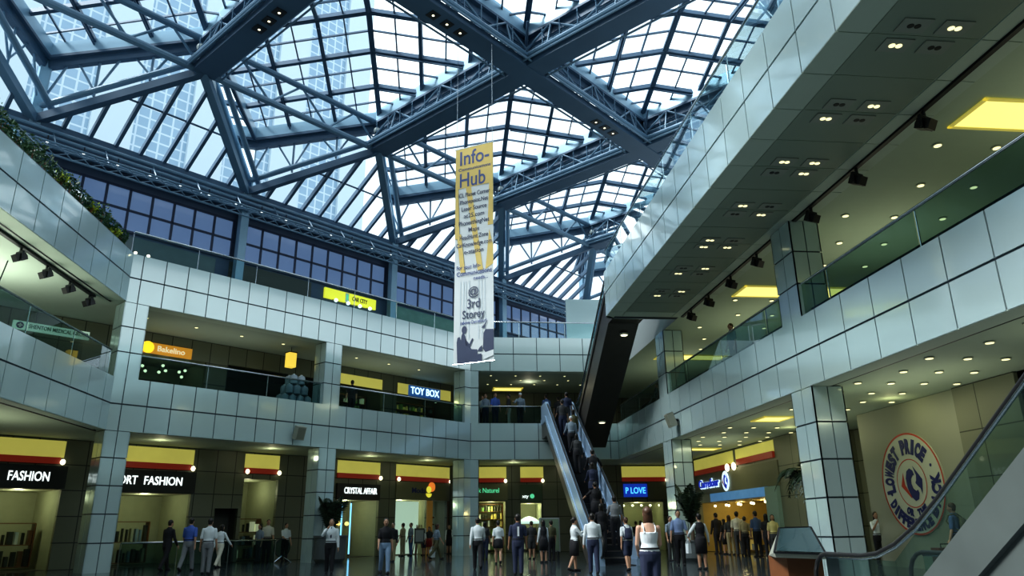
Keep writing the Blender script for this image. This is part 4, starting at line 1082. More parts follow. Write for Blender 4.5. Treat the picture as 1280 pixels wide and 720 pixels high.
plate('brown_jamb', A, BK - .0, 19.02, 19.38, 0, 2.6, mat('brown_jamb', (.12, .06, .03), .5), .06, label='dark brown jamb at the end of the flame logo shop', cat='panel')
# jewellery window on the ground: two blue tubes, warm lamps
for i, s in enumerate((12.75, 13.25)):
    c = A.p(s, BK - .5, .1); t = thing('light_tube', ['blue vertical light tube in the CRYSTAL AFFAIR window, beside the column', 'blue vertical light tube in the CRYSTAL AFFAIR window, towards its far jamb'][i], 'light', c)
    MB().tube(c, c + Z * 2.35, .035, 8).build('tube', mat('blue_tube', (.2, .5, .8), .5, emit=1.6, ecol=(.25, .6, .95)), t)
    for z in (0, 2.35): MB().cyl(c + Z * (z - .03), .05, .06, n=10).build('socket', DARKM, t)
for i in range(4):
    c = A.p(12.35 + i * .5, BK - 1.6, 1.5)
    t = thing('wall_lamp', 'warm small wall lamp at the back of the CRYSTAL AFFAIR shop', 'lamp', c, 'warm wall lamps of the CRYSTAL AFFAIR shop')
    MB().ell(c, .11, .11, .10, 10, 6).build('shade', mat('amber_glow', (.9, .6, .2), .5, emit=1.5, ecol=(.95, .65, .2)), t, True); MB().tube(c, c - A.n * .9, .02, 6).build('arm', DARKM, t)
# stock shelves seen through windows
def shelves(label, fr, off, a, b, z0, z1, rows, cols, ms, seed, d=.35, frame=WOODR):
    rnd = random.Random(seed); t = thing('stock_shelf', label, 'shelf', fr.p((a + b) / 2, off, z0))
    mb = MB()
    for s in (a, b): mb.hexa([fr.p(s - .02, off - d, z0), fr.p(s + .02, off - d, z0), fr.p(s + .02, off, z0), fr.p(s - .02, off, z0), fr.p(s - .02, off - d, z1), fr.p(s + .02, off - d, z1), fr.p(s + .02, off, z1), fr.p(s - .02, off, z1)])
    mb.build('side_panel', frame, t)
    for r in range(rows + 1):
        z = z0 + (z1 - z0) * r / rows; plate('shelf', fr, off - d, a, b, z - .015, z + .015, frame, d, t)
    mb = MB()
    for r in range(rows):
        for c in range(cols):
            if rnd.random() < .12: continue
            s = a + (b - a) * (c + .5) / cols; w = (b - a) / cols * rnd.uniform(.5, .85); z = z0 + (z1 - z0) * r / rows + .016; h = (z1 - z0) / rows * rnd.uniform(.45, .82)
            mb.mi(rnd.randrange(len(ms)))
            if rnd.random() < .5: mb.cyl(fr.p(s, off - d * .5, z), w / 2, h, n=8, r2=w / 2 * rnd.choice((1, 1, .5)))
            else: mb.box(fr.p(s, off - d * .5, z + h / 2), w, d * .6, h, (fr.u, fr.n, Z))
    mb.build('goods', ms, t, kind='stuff')
G1 = mat('gold_goods', (.7, .55, .15), .3, emit=.25); G2 = mat('pale_goods', (.75, .75, .5), .4, emit=.3); G3 = mat('green_goods', (.2, .35, .1), .4, emit=.08); G4 = mat('dark_goods', (.04, .04, .03), .5); G5 = mat('blue_grey_goods', (.2, .28, .35), .4)
shelves('shelves packed with golden bottles behind the window under the green script', K, -4.9, .68, 2.0, .1, 2.45, 6, 8, [G1, G2, G3, G4], 4)
shelves('green and pale goods on shelves below the white umbrella', K, -5.3, 2.95, 3.85, .1, 1.2, 3, 6, [G2, G3, G4], 5)
shelves('dark racks of the gallery shop beside the middle column', A, BK - 1.2, 11.9, 14.3, Z1T, 7.7, 4, 12, [G4, G2, G4, G3], 6)
shelves('racks of toys in the gallery shop under the TOY BOX letters', A, BK - 1.2, 15.6, 19.0, Z1T, 7.7, 4, 16, [G4, G1, G4, G3, G5], 7)
shelves('glass case of jewellery in the gallery shop with the yellow disc', A, BK - 1.0, 2.7, 4.2, Z1T, 7.1, 2, 8, [G1, G2, G3], 8)
shelves('counter display of the far bakery under the supermarket sign', FR, -1.4, 4.0, 10.6, .1, 1.15, 2, 22, [G1, G2, WHITEP, G4], 9)
shelves('dark racks of clothes in the EXPORT FASHION shop window', A, BK - 1.3, 2.6, 4.3, .1, 1.6, 2, 10, [G4, G4, INTW, G5], 10)
shelves('dark clothes rack in the FASHION shop at the picture edge', A, BK - 1.2, -1.3, .3, .1, 1.55, 2, 8, [G4, G4, WHITEP, WOODR], 11)
shelves('glass goods case in the narrow shop window beside the dark entrance', A, BK - 1.0, 7.5, 8.9, .1, 1.7, 3, 7, [G2, G4, G5], 12)
t = thing('sun_umbrella', 'white open umbrella displayed in the bright back shop', 'umbrella', K.p(3.4, -4.6, 0))
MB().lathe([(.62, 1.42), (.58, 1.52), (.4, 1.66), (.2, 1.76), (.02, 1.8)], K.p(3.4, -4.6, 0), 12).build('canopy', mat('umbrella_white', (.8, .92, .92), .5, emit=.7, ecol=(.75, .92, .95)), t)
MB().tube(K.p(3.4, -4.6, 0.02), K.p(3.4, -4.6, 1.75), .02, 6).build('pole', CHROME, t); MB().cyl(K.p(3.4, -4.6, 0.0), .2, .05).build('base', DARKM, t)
t = thing('poster_stand', 'framed poster stand with a red figure under the escalator', 'poster', (4.45, 29.6, 0))
MB().bx(4.05, 4.85, 29.58, 29.62, .3, 1.55).build('frame', GREYP, t); MB().bx(4.1, 4.8, 29.56, 29.585, .36, 1.5).build('poster', mat('poster_green', (.16, .24, .16), .5), t)
MB().ell((4.45, 29.555, .75), .2, .01, .3, 12, 8).build('printed_figure', mat('poster_red', (.25, .06, .04), .5), t)
for x in (4.15, 4.75): MB().bx(x - .03, x + .03, 29.45, 29.75, 0, .32).build('foot', DARKM, t)
# bottled stock piled on the gallery
t0 = None; k = 0
for lev in range(3):
    for i in range(4 - lev):
        for j in range(2):
            c = A.p(7.35 + .36 * i + .18 * lev, -.9 - .36 * j, Z1T + .42 * lev)
            if t0 is None:
                t0 = thing('water_bottle', 'large pale blue plastic bottle in the pile behind the gallery glass', 'bottle', c, 'large water bottles piled on the gallery')
                bb_ = MB().lathe([(.05, 0), (.16, .01), (.165, .05), (.15, .1), (.165, .15), (.165, .29), (.12, .36), (.05, .38)], c, 16).build('bottle_body', mat('pale_blue_plastic', (.42, .52, .6), .25), t0, True)
                MB().cyl(c + Z * .38, .05, .035, n=12).build('cap', WHITEP, bb_)
            else: dup(t0, c)
for i in range(3):
    c = A.p(8.05 + i * .28 - .15, -1.5, Z1T)
    MB().box(c + Z * .35, .26, .5, .7, (A.u, A.n, Z)).build('carton', mat('grey_carton', (.16, .19, .2), .6), None, label=['grey carton beside the water bottles, next to the bottles', 'grey carton beside the water bottles, middle of three', 'grey carton beside the water bottles, nearest the column'][i], category='carton')
t = thing('pendant_lantern', 'amber rectangular lantern hanging in the gallery ceiling beside the middle column', 'lamp', A.p(8.1, -1.9, 8.0))
MB().box(A.p(8.1, -1.9, 8.22), .34, .34, .62, (A.u, A.n, Z)).build('shade', mat('lantern_amber', (.8, .6, .1), .5, emit=.8, ecol=(.85, .62, .08)), t)
MB().tube(A.p(8.1, -1.9, 8.5), A.p(8.1, -1.9, Z2B), .015, 6).build('cord', DARKM, t)
MB().box(A.p(8.1, -1.9, 8.55), .38, .38, .04, (A.u, A.n, Z)).build('cap', DARKM, t)
# speakers on the facade
def speaker(label, fr, s, z):
    t = thing('loudspeaker', label, 'loudspeaker', fr.p(s, .05, z))
    X, N = fr.u, fr.n; tilt = (N * .9 - Z * .3).normalized(); up_ = tilt.cross(X) if tilt.cross(X).z > 0 else -tilt.cross(X)
    c = fr.p(s, .30, z)
    MB().box(c, .38, .26, .52, (X, tilt, up_)).build('cabinet', mat('beige_cabinet', (.30, .32, .26), .5), t)
    MB().box(c + tilt * .132, .32, .01, .44, (X, tilt, up_)).build('front_cloth', mat('speaker_cloth', (.20, .22, .17), .8), t)
    MB().bar(fr.p(s, .005, z), c, .08, .08).build('bracket', DARKM, t)
s_, z_ = A.at(369, 542, 0); speaker('beige loudspeaker box fixed on the lower oblique band', A, s_, z_)
s_, z_ = R.at(848, 525, 0); speaker('beige loudspeaker box fixed on the lower right band', R, s_, z_)
# pictures and screens in the bakery
for i, (s, nm) in enumerate(((5.6, 'small framed picture on the bakery wall, nearest the sign lettering'), (7.0, 'small framed picture on the bakery wall under the round emblem'))):
    t = thing('framed_picture', nm, 'picture', FR.p(s, -3.55, 1.7)); plate('frame', FR, -3.6, s - .3, s + .3, 1.55, 2.0, WOODR, .04, t); plate('print', FR, -3.56, s - .24, s + .24, 1.6, 1.95, INTD, .01, t)
t = thing('wall_screen', 'bright small screen on the bakery wall', 'screen', FR.p(8.6, -3.5, 1.8)); plate('frame', FR, -3.6, 8.3, 8.95, 1.72, 2.12, BLACK, .06, t); plate('display', FR, -3.54, 8.34, 8.91, 1.76, 2.08, mat('screen_glow', (.3, .5, .6), .4, emit=.7), .01, t)
p = thing('bakery_spotlight', 'tiny warm lamp in the row over the bakery counter', 'lamp', (0, 0, 0), 'warm lamps over the bakery counter')
MB().ell((0, 0, 0), .07, .07, .06, 10, 6).build('bulb', BULB, p, True); MB().tube((0, 0, .03), (0, 0, .14), .015, 6).build('stem', DARKM, p)
place(p, [FR.p(3.8 + i * .72, -.6 - .4 * (i % 2), 2.1) for i in range(10)])
p = thing('shop_spotlight', 'tiny warm lamp in the row over the neon shop counter', 'lamp', (0, 0, 0), 'warm lamps over the neon shop counter')
MB().ell((0, 0, 0), .07, .07, .06, 10, 6).build('bulb', BULB, p, True); MB().tube((0, 0, .03), (0, 0, .14), .015, 6).build('stem', DARKM, p)
place(p, [K.p(8.6 + i * .5, -4.4, 2.3) for i in range(5)])
p = thing('jewellery_lamp', 'tiny bright lamp inside the jewellery shop on the gallery', 'lamp', (0, 0, 0), 'bright lamps of the gallery jewellery shop')
MB().ell((0, 0, 0), .065, .065, .06, 10, 6).build('bulb', BULB, p, True); MB().tube((0, 0, .03), (0, 0, .2), .012, 6).build('stem', DARKM, p)
place(p, [A.p(2.7 + .27 * i, BK - .5 - .35 * (i % 3), 7.72 - .12 * (i % 4)) for i in range(9)])
# hanging banner-like red cloth in the side gallery
t = thing('flower_garland', 'orange and red paper decoration hanging in the side gallery', 'decoration', (-12.6, 20.6, 7.9))
for i in range(5): MB().ell((-12.6, 20.2 + i * .28, 7.6 + .1 * (i % 2)), .12, .16, .07, 10, 6).build('paper_flower', mat('paper_orange', (.45, .09, .03), .6), t, True)
MB().path([(-12.6, 19.9, 8.81), (-12.6, 20.2, 7.7), (-12.6, 20.7, 7.62), (-12.6, 21.3, 7.7), (-12.6, 21.6, 8.81)], .02, 6).build('string', DARKM, t)

# ------------------------------------------------------------------ city outside
TOW = brickmat('office_tower_windows', (.27, .41, .54), (.30, .44, .57), (.55, .67, .75), .85, .85, .07, .4, 'XZ', math.radians(41.9), offset=0)
def tower(label, s0, s1, o0, o1, h, m):
    t = thing('office_tower', label, 'building', A.p((s0 + s1) / 2, (o0 + o1) / 2, 0))
    MB().hexa([A.p(s0, o1, 0), A.p(s1, o1, 0), A.p(s1, o0, 0), A.p(s0, o0, 0), A.p(s0, o1, h), A.p(s1, o1, h), A.p(s1, o0, h), A.p(s0, o0, h)]).build('shell', m, t)
    n = int((s1 - s0) / 6.1)
    for i in range(n + 1):
        s = s0 + (s1 - s0) * i / n; MB().hexa([A.p(s - 1.4, o0 - .01, 0), A.p(s + 1.4, o0 - .01, 0), A.p(s + 1.4, o0 + .3, 0), A.p(s - 1.4, o0 + .3, 0), A.p(s - 1.4, o0 - .01, h), A.p(s + 1.4, o0 - .01, h), A.p(s + 1.4, o0 + .3, h), A.p(s - 1.4, o0 + .3, h)]).build('pier', mat('tower_stone', (.58, .69, .75), .6), t)
    MB().hexa([A.p(s0 - .6, o1, h), A.p(s1 + .6, o1, h), A.p(s1 + .6, o0 + 1, h), A.p(s0 - .6, o0 + 1, h), A.p(s0 - .6, o1, h + 2), A.p(s1 + .6, o1, h + 2), A.p(s1 + .6, o0 + 1, h + 2), A.p(s0 - .6, o0 + 1, h + 2)]).build('roof', mat('tower_stone', (.58, .69, .75), .6), t)
tower('pale office tower with blue window grid rising behind the glazed roof', -14, 27, -26, -46, 64, TOW)
tower('lower bluish building seen through the far roof ribs', 38, 66, -46, -66, 34, brickmat('low_block_windows', (.10, .22, .32), (.12, .24, .34), (.3, .4, .48), 2.2, 2.0, .2, .4, 'XZ', math.radians(41.9)))
# ------------------------------------------------------------------ people
REMESH = []
SKIN = [mat('skin_light', (.46, .27, .18), .5), mat('skin_tan', (.36, .20, .12), .5), mat('skin_pale', (.52, .33, .24), .5)]
HAIRM = mat('hair_black', (.012, .01, .009), .45, noise=.3, nscale=30); HAIRB = mat('hair_brown', (.06, .028, .014), .45, noise=.3, nscale=30)
EYEM = mat('eye_dark', (.01, .008, .008), .3); LIPM = mat('lips', (.32, .10, .08), .5)
CM = {}
def cloth(c):
    if c not in CM: CM[c] = mat('cloth_%s' % c, {'white': (.70, .78, .82), 'black': (.012, .013, .018), 'navy': (.02, .03, .07), 'blue': (.06, .13, .45), 'grey': (.20, .22, .24), 'jeans': (.20, .31, .46), 'cream': (.62, .62, .52), 'skyblue': (.24, .34, .58), 'khaki': (.28, .25, .15), 'charcoal': (.045, .05, .055), 'olive': (.10, .10, .05), 'red': (.35, .04, .03), 'denim': (.08, .14, .30), 'greyblue': (.22, .29, .36), 'pink': (.6, .35, .35), 'yellow': (.6, .55, .25)}[c], .8, noise=.12, nscale=9)
    return CM[c]
def body_mesh_obj(mb, name, m, parent, vox, smooth_it=2):
    o = mb.build(name, m, parent, True)
    r = o.modifiers.new('r', 'REMESH'); r.mode = 'VOXEL'; r.voxel_size = vox; r.use_smooth_shade = True
    s = o.modifiers.new('s', 'SMOOTH'); s.factor = .5; s.iterations = smooth_it
    REMESH.append(o); return o
def person(label, loc, heading, h, female=False, top=('white', 'short'), bottom=('navy', 'trousers'), hair='short', pose=None, group=None, skin=0, hairm=None, fine=False, shoes='black', extra=None, face=None, wide=1.0):
    """one figure; pose: dict of joint angles in degrees"""
    P = dict(lhip=18, lknee=6, rhip=-16, rknee=14, lsh=-14, lel=14, rsh=14, rel=20, lab=9, rab=9, lean=2, hyaw=0, hpitch=0, sit=False, lin=0, rin=0)
    P.update(pose or {})
    D = math.radians; F = 1 if female else 0
    base = V(loc); H = h
    W = wide
    # -- skeleton in local metres, forward = +y
    hip = V((0, 0, .515 * H))
    def leg(sd, a, k):
        j = V((sd * .052 * H, 0, .505 * H)); a = D(a); k = D(k)
        kn = j + V((0, math.sin(a), -math.cos(a))) * .235 * H
        an = kn + V((0, math.sin(a - k), -math.cos(a - k))) * .235 * H
        f = V((0, math.cos(min(max(a - k, -.6), .25) * .6), math.sin(min(max(a - k, -.6), .25) * .6)))
        return j, kn, an, f
    Lg = [leg(-1, P['lhip'], P['lknee']), leg(1, P['rhip'], P['rknee'])]
    drop = min(q[2].z for q in Lg) - .042 * H
    lean = Matrix.Rotation(-D(P['lean']), 3, 'X')
    T = lambda x, y, z: hip + lean @ (V((x * W, y, z)) - V((0, 0, .515)) + V((0, 0, 0))) * H if False else hip + lean @ (V((x * W * H, y * H, (z - .515) * H)))
    def arm(sd, sf, ab, el, inw):
        j = T(sd * (.106 - .012 * F), 0, .788)
        sf, ab, el, inw = D(sf), D(ab), D(el), D(inw)
        d1 = lean @ V((sd * math.sin(ab), math.sin(sf) * math.cos(ab), -math.cos(sf) * math.cos(ab)))
        e = j + d1 * .172 * H
        a2 = sf + el
        d2 = lean @ V((sd * math.sin(ab * .6 - inw), math.sin(a2) * math.cos(inw), -math.cos(a2) * math.cos(inw))); d2.normalize()
        return j, e, e + d2 * .148 * H, d2
    Ar = [arm(-1, P['lsh'], P['lab'], P['lel'], P['lin']), arm(1, P['rsh'], P['rab'], P['rel'], P['rin'])]
    prof = [(.455, .055, .05), (.485, .088, .066), (.53, .098 + .006 * F, .070), (.58, .088 - .004 * F, .062), (.63, .080 - .012 * F, .056 - .004 * F), (.69, .090 - .010 * F, .062 + .002 * F), (.745, .098 - .010 * F, .066 + .004 * F), (.785, .100 - .012 * F, .056), (.812, .082 - .008 * F, .048), (.832, .052, .042), (.842, .038, .036)]
    nk = [(.85, .031 - .003 * F, .033), (.885, .030 - .003 * F, .034)]
    def torso(mb, rows, inf=0.0, n=16):
        mb.rings([[T(0, 0, z) + lean @ V(((rx * H * W + inf) * math.cos(2 * PI * i / n), (ry * H + inf) * math.sin(2 * PI * i / n), 0)) for i in range(n)] for z, rx, ry in rows])
    HC = T(0, .012, .928)
    hr = lean @ Matrix.Rotation(D(P['hyaw']), 3, 'Z') @ Matrix.Rotation(D(P['hpitch']), 3, 'X')
    hp = lambda x, y, z: HC + hr @ (V((x, y, z)) * H)
    place_ = Matrix.Rotation(D(heading), 3, 'Z')
    def W_(mb):
        mb.v = [base + place_ @ (p - Z * drop) for p in mb.v]; return mb
    root_mb = MB(); mb = root_mb
    torso(mb, prof + nk)
    mb.ell(hp(0, 0, .004), .046 * H, .056 * H, .066 * H, 14, 10, hr)
    mb.ell(hp(0, .012, -.032), .031 * H, .038 * H, .036 * H, 12, 8, hr)          # jaw
    mb.ell(hp(0, .055, -.010), .0085 * H, .013 * H, .017 * H, 8, 6, hr)           # nose
    for sd in (-1, 1): mb.ell(hp(sd * .044, -.004, -.006), .007 * H, .013 * H, .019 * H, 8, 6, hr)   # ears
    for j, kn, an, f in Lg:
        mb.path([j, j.lerp(kn, .3), kn, kn.lerp(an, .3), an], [.054 * H, .052 * H, .034 * H, .035 * H, .023 * H], 10, True)
        mb.path([an - f * .012 * H - Z * .012 * H, an + f * .04 * H - Z * .024 * H, an + f * .085 * H - Z * .03 * H], [.024 * H, .024 * H, .016 * H], 8, True)
    for sd, (j, e, w, d2) in zip((-1, 1), Ar):
        mb.path([j, j.lerp(e, .4), e, e.lerp(w, .3), w], [.030 * H, .027 * H, .022 * H, .022 * H, .0155 * H], 10, True)
        ax = d2; sv = (Matrix.Rotation(D(8), 3, 'X') @ V((0, 1, 0))); sv = (sv - ax * sv.dot(ax)); sv = sv.normalized() if sv.length > .1 else V((1, 0, 0)); nv = ax.cross(sv)
        pc = w + ax * .030 * H
        mb.path([w, w + ax * .02 * H, w + ax * .048 * H], [.016 * H, .019 * H, .018 * H], 8, True)
        for q, (o, ln) in enumerate(((-1.5, .036), (-.5, .043), (.5, .046), (1.5, .04))):
            r0 = pc + ax * .018 * H + sv * o * .0105 * H; b1 = r0 + ax * ln * .55 * H; b2 = b1 + (ax * .8 - nv * sd * .6).normalized() * ln * .5 * H
            mb.path([r0, b1, b2], [.0058 * H, .0054 * H, .0045 * H], 6, True)
        r0 = w + ax * .016 * H + sv * .014 * H; mb.path([r0, r0 + (sv * .8 + ax * .7) * .02 * H, r0 + (sv * .5 + ax * 1.1) * .032 * H], [.0075 * H, .0068 * H, .0055 * H], 6, True)
    vox = .0085 if fine else .0115
    W_(mb)
    # root: the body itself, origin at the feet
    root = thing('person_origin', label, 'person', base)
    me_root = root
    bpy.data.objects.remove(root)
    off = base
    me = bpy.data.meshes.new('person'); me.from_pydata([tuple(p - off) for p in mb.v], [], mb.f); me.materials.append(SKIN[skin])
    root = bpy.data.objects.new('person', me); COL.objects.link(root); root.location = base; WORLD[root.name] = V(base)
    root['label'] = label; root['category'] = 'person'
    if group: root['group'] = group
    r = root.modifiers.new('r', 'REMESH'); r.mode = 'VOXEL'; r.voxel_size = vox; r.use_smooth_shade = True
    s = root.modifiers.new('s', 'SMOOTH'); s.factor = .5; s.iterations = 2
    REMESH.append(root)
    G = .0075 * H
    # -- clothes
    tc, tk = top
    mb = MB()
    if tk == 'tank':
        rows = [r_ for r_ in prof if .5 < r_[0] < .76]; torso(mb, rows, G)
        for sd in (-1, 1):
            mb.path([T(sd * .055, .066, .735), T(sd * .058, .045, .80), T(sd * .055, .0, .838), T(sd * .058, -.05, .79), T(sd * .055, -.064, .735)], .0085 * H, 6)
    else:
        lo = .50 if tk != 'coat' else .40
        rows = [r_ for r_ in prof if r_[0] >= (.53 if tk != 'coat' else .5)]
        if tk == 'coat': rows = [(.40, .105, .082), (.45, .103, .078)] + rows
        else: rows = [(.558, .094 + .003 * F, .067)] + [r_ for r_ in rows if r_[0] > .57]
        torso(mb, rows, G * 1.25)
        if tk != 'vest':
            for (j, e, w, d2) in Ar:
                if tk in ('long', 'coat'): mb.path([j, j.lerp(e, .4), e, e.lerp(w, .5), w.lerp(e, .03)], [.0345 * H, .034 * H, .030 * H, .028 * H, .024 * H], 10, True)
                else: mb.path([j, j.lerp(e, .4), j.lerp(e, .82)], [.0345 * H, .0345 * H, .034 * H], 10, True)
    sh_ = body_mesh_obj(W_(mb), {'tank': 'camisole', 'vest': 'vest', 'coat': 'jacket'}.get(tk, 'shirt'), cloth(tc), root, .012)
    if tk == 'vest':
        mb = MB()
        for (j, e, w, d2) in Ar: mb.path([j, j.lerp(e, .4), e, w], [.0335 * H, .033 * H, .028 * H, .022 * H], 10, True)
        mb.path([T(0, 0, .83), T(0, 0, .85)], [.04 * H, .036 * H], 12)
        body_mesh_obj(W_(mb), 'sleeves', cloth('white'), root, .012)
    else:
        if tk in ('short', 'long'):
            MBc = MB(); MBc.path([T(0, 0, .836), T(0, .0, .858)], [.044 * H, .038 * H], 14); W_(MBc).build('collar', cloth(tc), sh_, True)
    bc, bk = bottom
    mb = MB()
    if bk == 'trousers' or bk == 'shorts':
        torso(mb, [(.45, .07, .06)] + [r_ for r_ in prof if .48 < r_[0] < .6], G)
        for j, kn, an, f in Lg:
            if bk == 'shorts': mb.path([j, j.lerp(kn, .4), j.lerp(kn, .85)], [.062 * H, .060 * H, .054 * H], 10, True)
            else: mb.path([j, j.lerp(kn, .4), kn, kn.lerp(an, .4), an + (an - kn).normalized() * .0 * H], [.061 * H, .057 * H, .045 * H, .042 * H, .037 * H], 10, True)
        tr_ = body_mesh_obj(W_(mb), bk, cloth(bc), root, .012)
        MBc = MB(); torso(MBc, [(.575, .090 - .004 * F, .064), (.592, .088 - .004 * F, .062)], G * 1.9); W_(MBc).build('belt', cloth('black'), tr_)
    else:
        zb = {'skirt': .285, 'miniskirt': .36, 'longskirt': .10}[bk]
        kmid = (Lg[0][1] + Lg[1][1]) / 2
        spread = abs(Lg[0][1].y - Lg[1][1].y) / 2
        n = 18; rr = []
        for z, rx, ry in ((.585, .088 - .004 * F, .064), (.53, .106, .077), (.47, .110, .082)):
            rr.append([T(0, 0, z) + V(((rx * H + G) * math.cos(2 * PI * i / n), (ry * H + G) * math.sin(2 * PI * i / n), 0)) for i in range(n)])
        bot = V((0, kmid.y * .8, zb * H + drop))
        rr.append([bot + V(((.112 * H) * math.cos(2 * PI * i / n), (max(.075 * H, spread + .05 * H)) * math.sin(2 * PI * i / n), 0)) for i in range(n)])
        MBc = MB(); MBc.rings(rr[:1] + rr[1:], True); W_(MBc).build('skirt', cloth(bc), root, True)
    for j, kn, an, f in Lg:
        mb = MB(); mb.path([an - f * .018 * H - Z * .016 * H, an + f * .035 * H - Z * .024 * H, an + f * .088 * H - Z * .028 * H], [.0265 * H, .0285 * H, .020 * H], 10, True)
        for p in mb.v: p.z = max(p.z, drop)
        W_(mb).build('shoe', cloth(shoes), root, True)
    # -- hair
    hm = hairm or HAIRM; mb = MB()
    if hair == 'cap': mb.ell(hp(0, -.004, .034), .048 * H, .058 * H, .042 * H, 14, 8, hr); mb.ell(hp(0, .05, .026), .038 * H, .036 * H, .007 * H, 12, 6, hr)
    else:
        mb.ell(hp(0, -.012, .022), .0505 * H, .057 * H, .0555 * H, 16, 10, hr)
        if hair == 'short': mb.ell(hp(0, -.026, -.008), .043 * H, .036 * H, .046 * H, 12, 8, hr)
        if hair in ('long', 'bob'):
            L_ = .20 if hair == 'long' else .115
            mb.rings([[hp(0, -.022, z) + hr @ V((rx * H * math.cos(2 * PI * i / 14), ry * H * math.sin(2 * PI * i / 14), 0)) for i in range(14)] for z, rx, ry in ((.04, .046, .036), (0.0, .051, .036), (-.05, .052, .033), (-.035 - L_ * .5, .052, .028), (-L_ + .01, .044, .018), (-L_, .02, .008))])
        if hair == 'tied': mb.ell(hp(0, -.026, -.004), .043 * H, .036 * H, .044 * H, 12, 8, hr); mb.ell(hp(0, -.068, .01), .02 * H, .022 * H, .022 * H, 10, 6, hr)
    if hair == 'cap': W_(mb).build('cap', cloth('white'), root, True)
    else: W_(mb).build('hair', hm, root, True)
    # -- face
    mb = MB()
    for sd in (-1, 1):
        mb.mi(0).ell(hp(sd * .017, .0505, .006), .0065 * H, .004 * H, .0035 * H, 8, 5, hr)
        mb.mi(0).ell(hp(sd * .0175, .052, .017), .010 * H, .003 * H, .0022 * H, 8, 5, hr)
    mb.mi(1).ell(hp(0, .0505, -.033), .0125 * H, .004 * H, .0042 * H, 8, 5, hr)
    W_(mb).build('facial_features', [EYEM, LIPM], root, True)
    # -- things that are part of the dress
    loc2 = dict(shirt=sh_, T=T, H=H, G=G, W_=W_, root=root, Ar=Ar, hp=hp, hr=hr, base=base, place=place_, drop=drop, lean=lean)
    if extra:
        for ex in (extra if isinstance(extra, (list, tuple)) else [extra]): ex(loc2)
    return root
def tie(c):
    def f(q):
        mb = MB(); T, H = q['T'], q['H']
        mb.poly([T(-.008, .053, .835), T(.008, .053, .835), T(.016, .078, .66), T(0, .079, .635), T(-.016, .078, .66)]); mb.poly([T(-.012, .05, .84), T(.012, .05, .84), T(.007, .054, .82), T(-.007, .054, .82)])
        q['W_'](mb).build('necktie', cloth(c), q['shirt'])
    return f
def number(txt):
    def f(q):
        mb = MB(); T, H = q['T'], q['H']
        X = (T(-1, 0, .7) - T(1, 0, .7)).normalized(); Y = (T(0, 0, .9) - T(0, 0, .5)).normalized()
        mb.text(txt, T(0, -.083, .635), X, Y, .15 * H, .004, 'CENTER', None, .03)
        q['W_'](mb).build('shirt_number', cloth('white'), q['shirt'])
    return f
def world_hand(q, sd):
    j, e, w, d2 = q['Ar'][0 if sd < 0 else 1]
    p = w + d2 * .075 * q['H']
    return q['base'] + q['place'] @ (p - Z * q['drop'])
def bag(sd, label, c, w=.26, h=.3, nm='shopping_bag'):
    def f(q):
        p = world_hand(q, sd); t = thing(nm, label, 'bag', p - Z * (h + .16)); X = q['place'] @ V((0, 1, 0)); Y = q['place'] @ V((1, 0, 0))
        c0 = p - Z * (h + .16)
        MB().hexa([c0 - X * w * .4 - Y * .05, c0 + X * w * .4 - Y * .05, c0 + X * w * .4 + Y * .05, c0 - X * w * .4 + Y * .05, c0 - X * w * .5 - Y * .04 + Z * h, c0 + X * w * .5 - Y * .04 + Z * h, c0 + X * w * .5 + Y * .04 + Z * h, c0 - X * w * .5 + Y * .04 + Z * h]).build('bag_body', cloth(c), t)
        for s in (-1, 1): MB().path([c0 + Y * .04 * s - X * w * .25 + Z * h, c0 + Z * (h + .13) - X * .03, c0 + Z * (h + .13) + X * .03, c0 + Y * .04 * s + X * w * .25 + Z * h], .008, 5).build('handle', cloth(c), t)
    return f
def backpack(c, label):
    def f(q):
        T, H = q['T'], q['H']; O = q['base'] + q['place'] @ (T(0, -.115, .60) - Z * q['drop']); t = thing('backpack', label, 'backpack', O)
        mb = MB(); rows = [(.575, .062, .028), (.60, .078, .044), (.68, .08, .05), (.75, .074, .044), (.79, .055, .028)]
        mb.rings([[T(0, -.085 - ry * .6, z) + V((rx * H * math.cos(2 * PI * i / 12), ry * H * math.sin(2 * PI * i / 12), 0)) for i in range(12)] for z, rx, ry in rows]); q['W_'](mb).build('pack_body', cloth(c), t, True)
        mb = MB(); mb.rings([[T(0, -.15, z) + V((rx * H * math.cos(2 * PI * i / 10), .018 * H * math.sin(2 * PI * i / 10), 0)) for i in range(10)] for z, rx in ((.60, .05), (.62, .058), (.67, .058), (.69, .05))]); q['W_'](mb).build('front_pocket', cloth(c), t, True)
        for sd in (-1, 1):
            mb = MB(); mb.path([T(sd * .05, -.09, .79), T(sd * .062, -.03, .845), T(sd * .064, .05, .82), T(sd * .068, .085, .74), T(sd * .08, .03, .66), T(sd * .07, -.07, .61)], .011 * H, 6); q['W_'](mb).build('strap', cloth(c), t)
    return f
def hgt(px, hy, s, lo=1.44, hi=1.72): return min(max(CAMH + (horizon(px) - hy) / s, lo), hi)
STAND = dict(lhip=2, lknee=2, rhip=-2, rknee=2, lsh=4, rsh=4, lel=14, rel=14, lean=0)
WALK2 = dict(lhip=-17, lknee=14, rhip=19, rknee=6, lsh=16, lel=22, rsh=-14, rel=12)
def at(px, hy, s, label, heading, **k):
    lo, hi = k.pop('lo', 1.44), k.pop('hi', 1.72)
    P_ = floor_at(px, s); so_ = A.so(P_)
    if so_[1] < -2.6 and P_.y < 40 and px < 590: P_ = P_ * (1 - .004 * 0); t_ = 1.0
    while A.so(P_)[1] < -2.5 and px < 590: P_ = P_ * .995
    while P_.x > 12.55: P_ = P_ * .995
    return person(label, P_, heading, hgt(px, hy, s, lo, hi), **k)
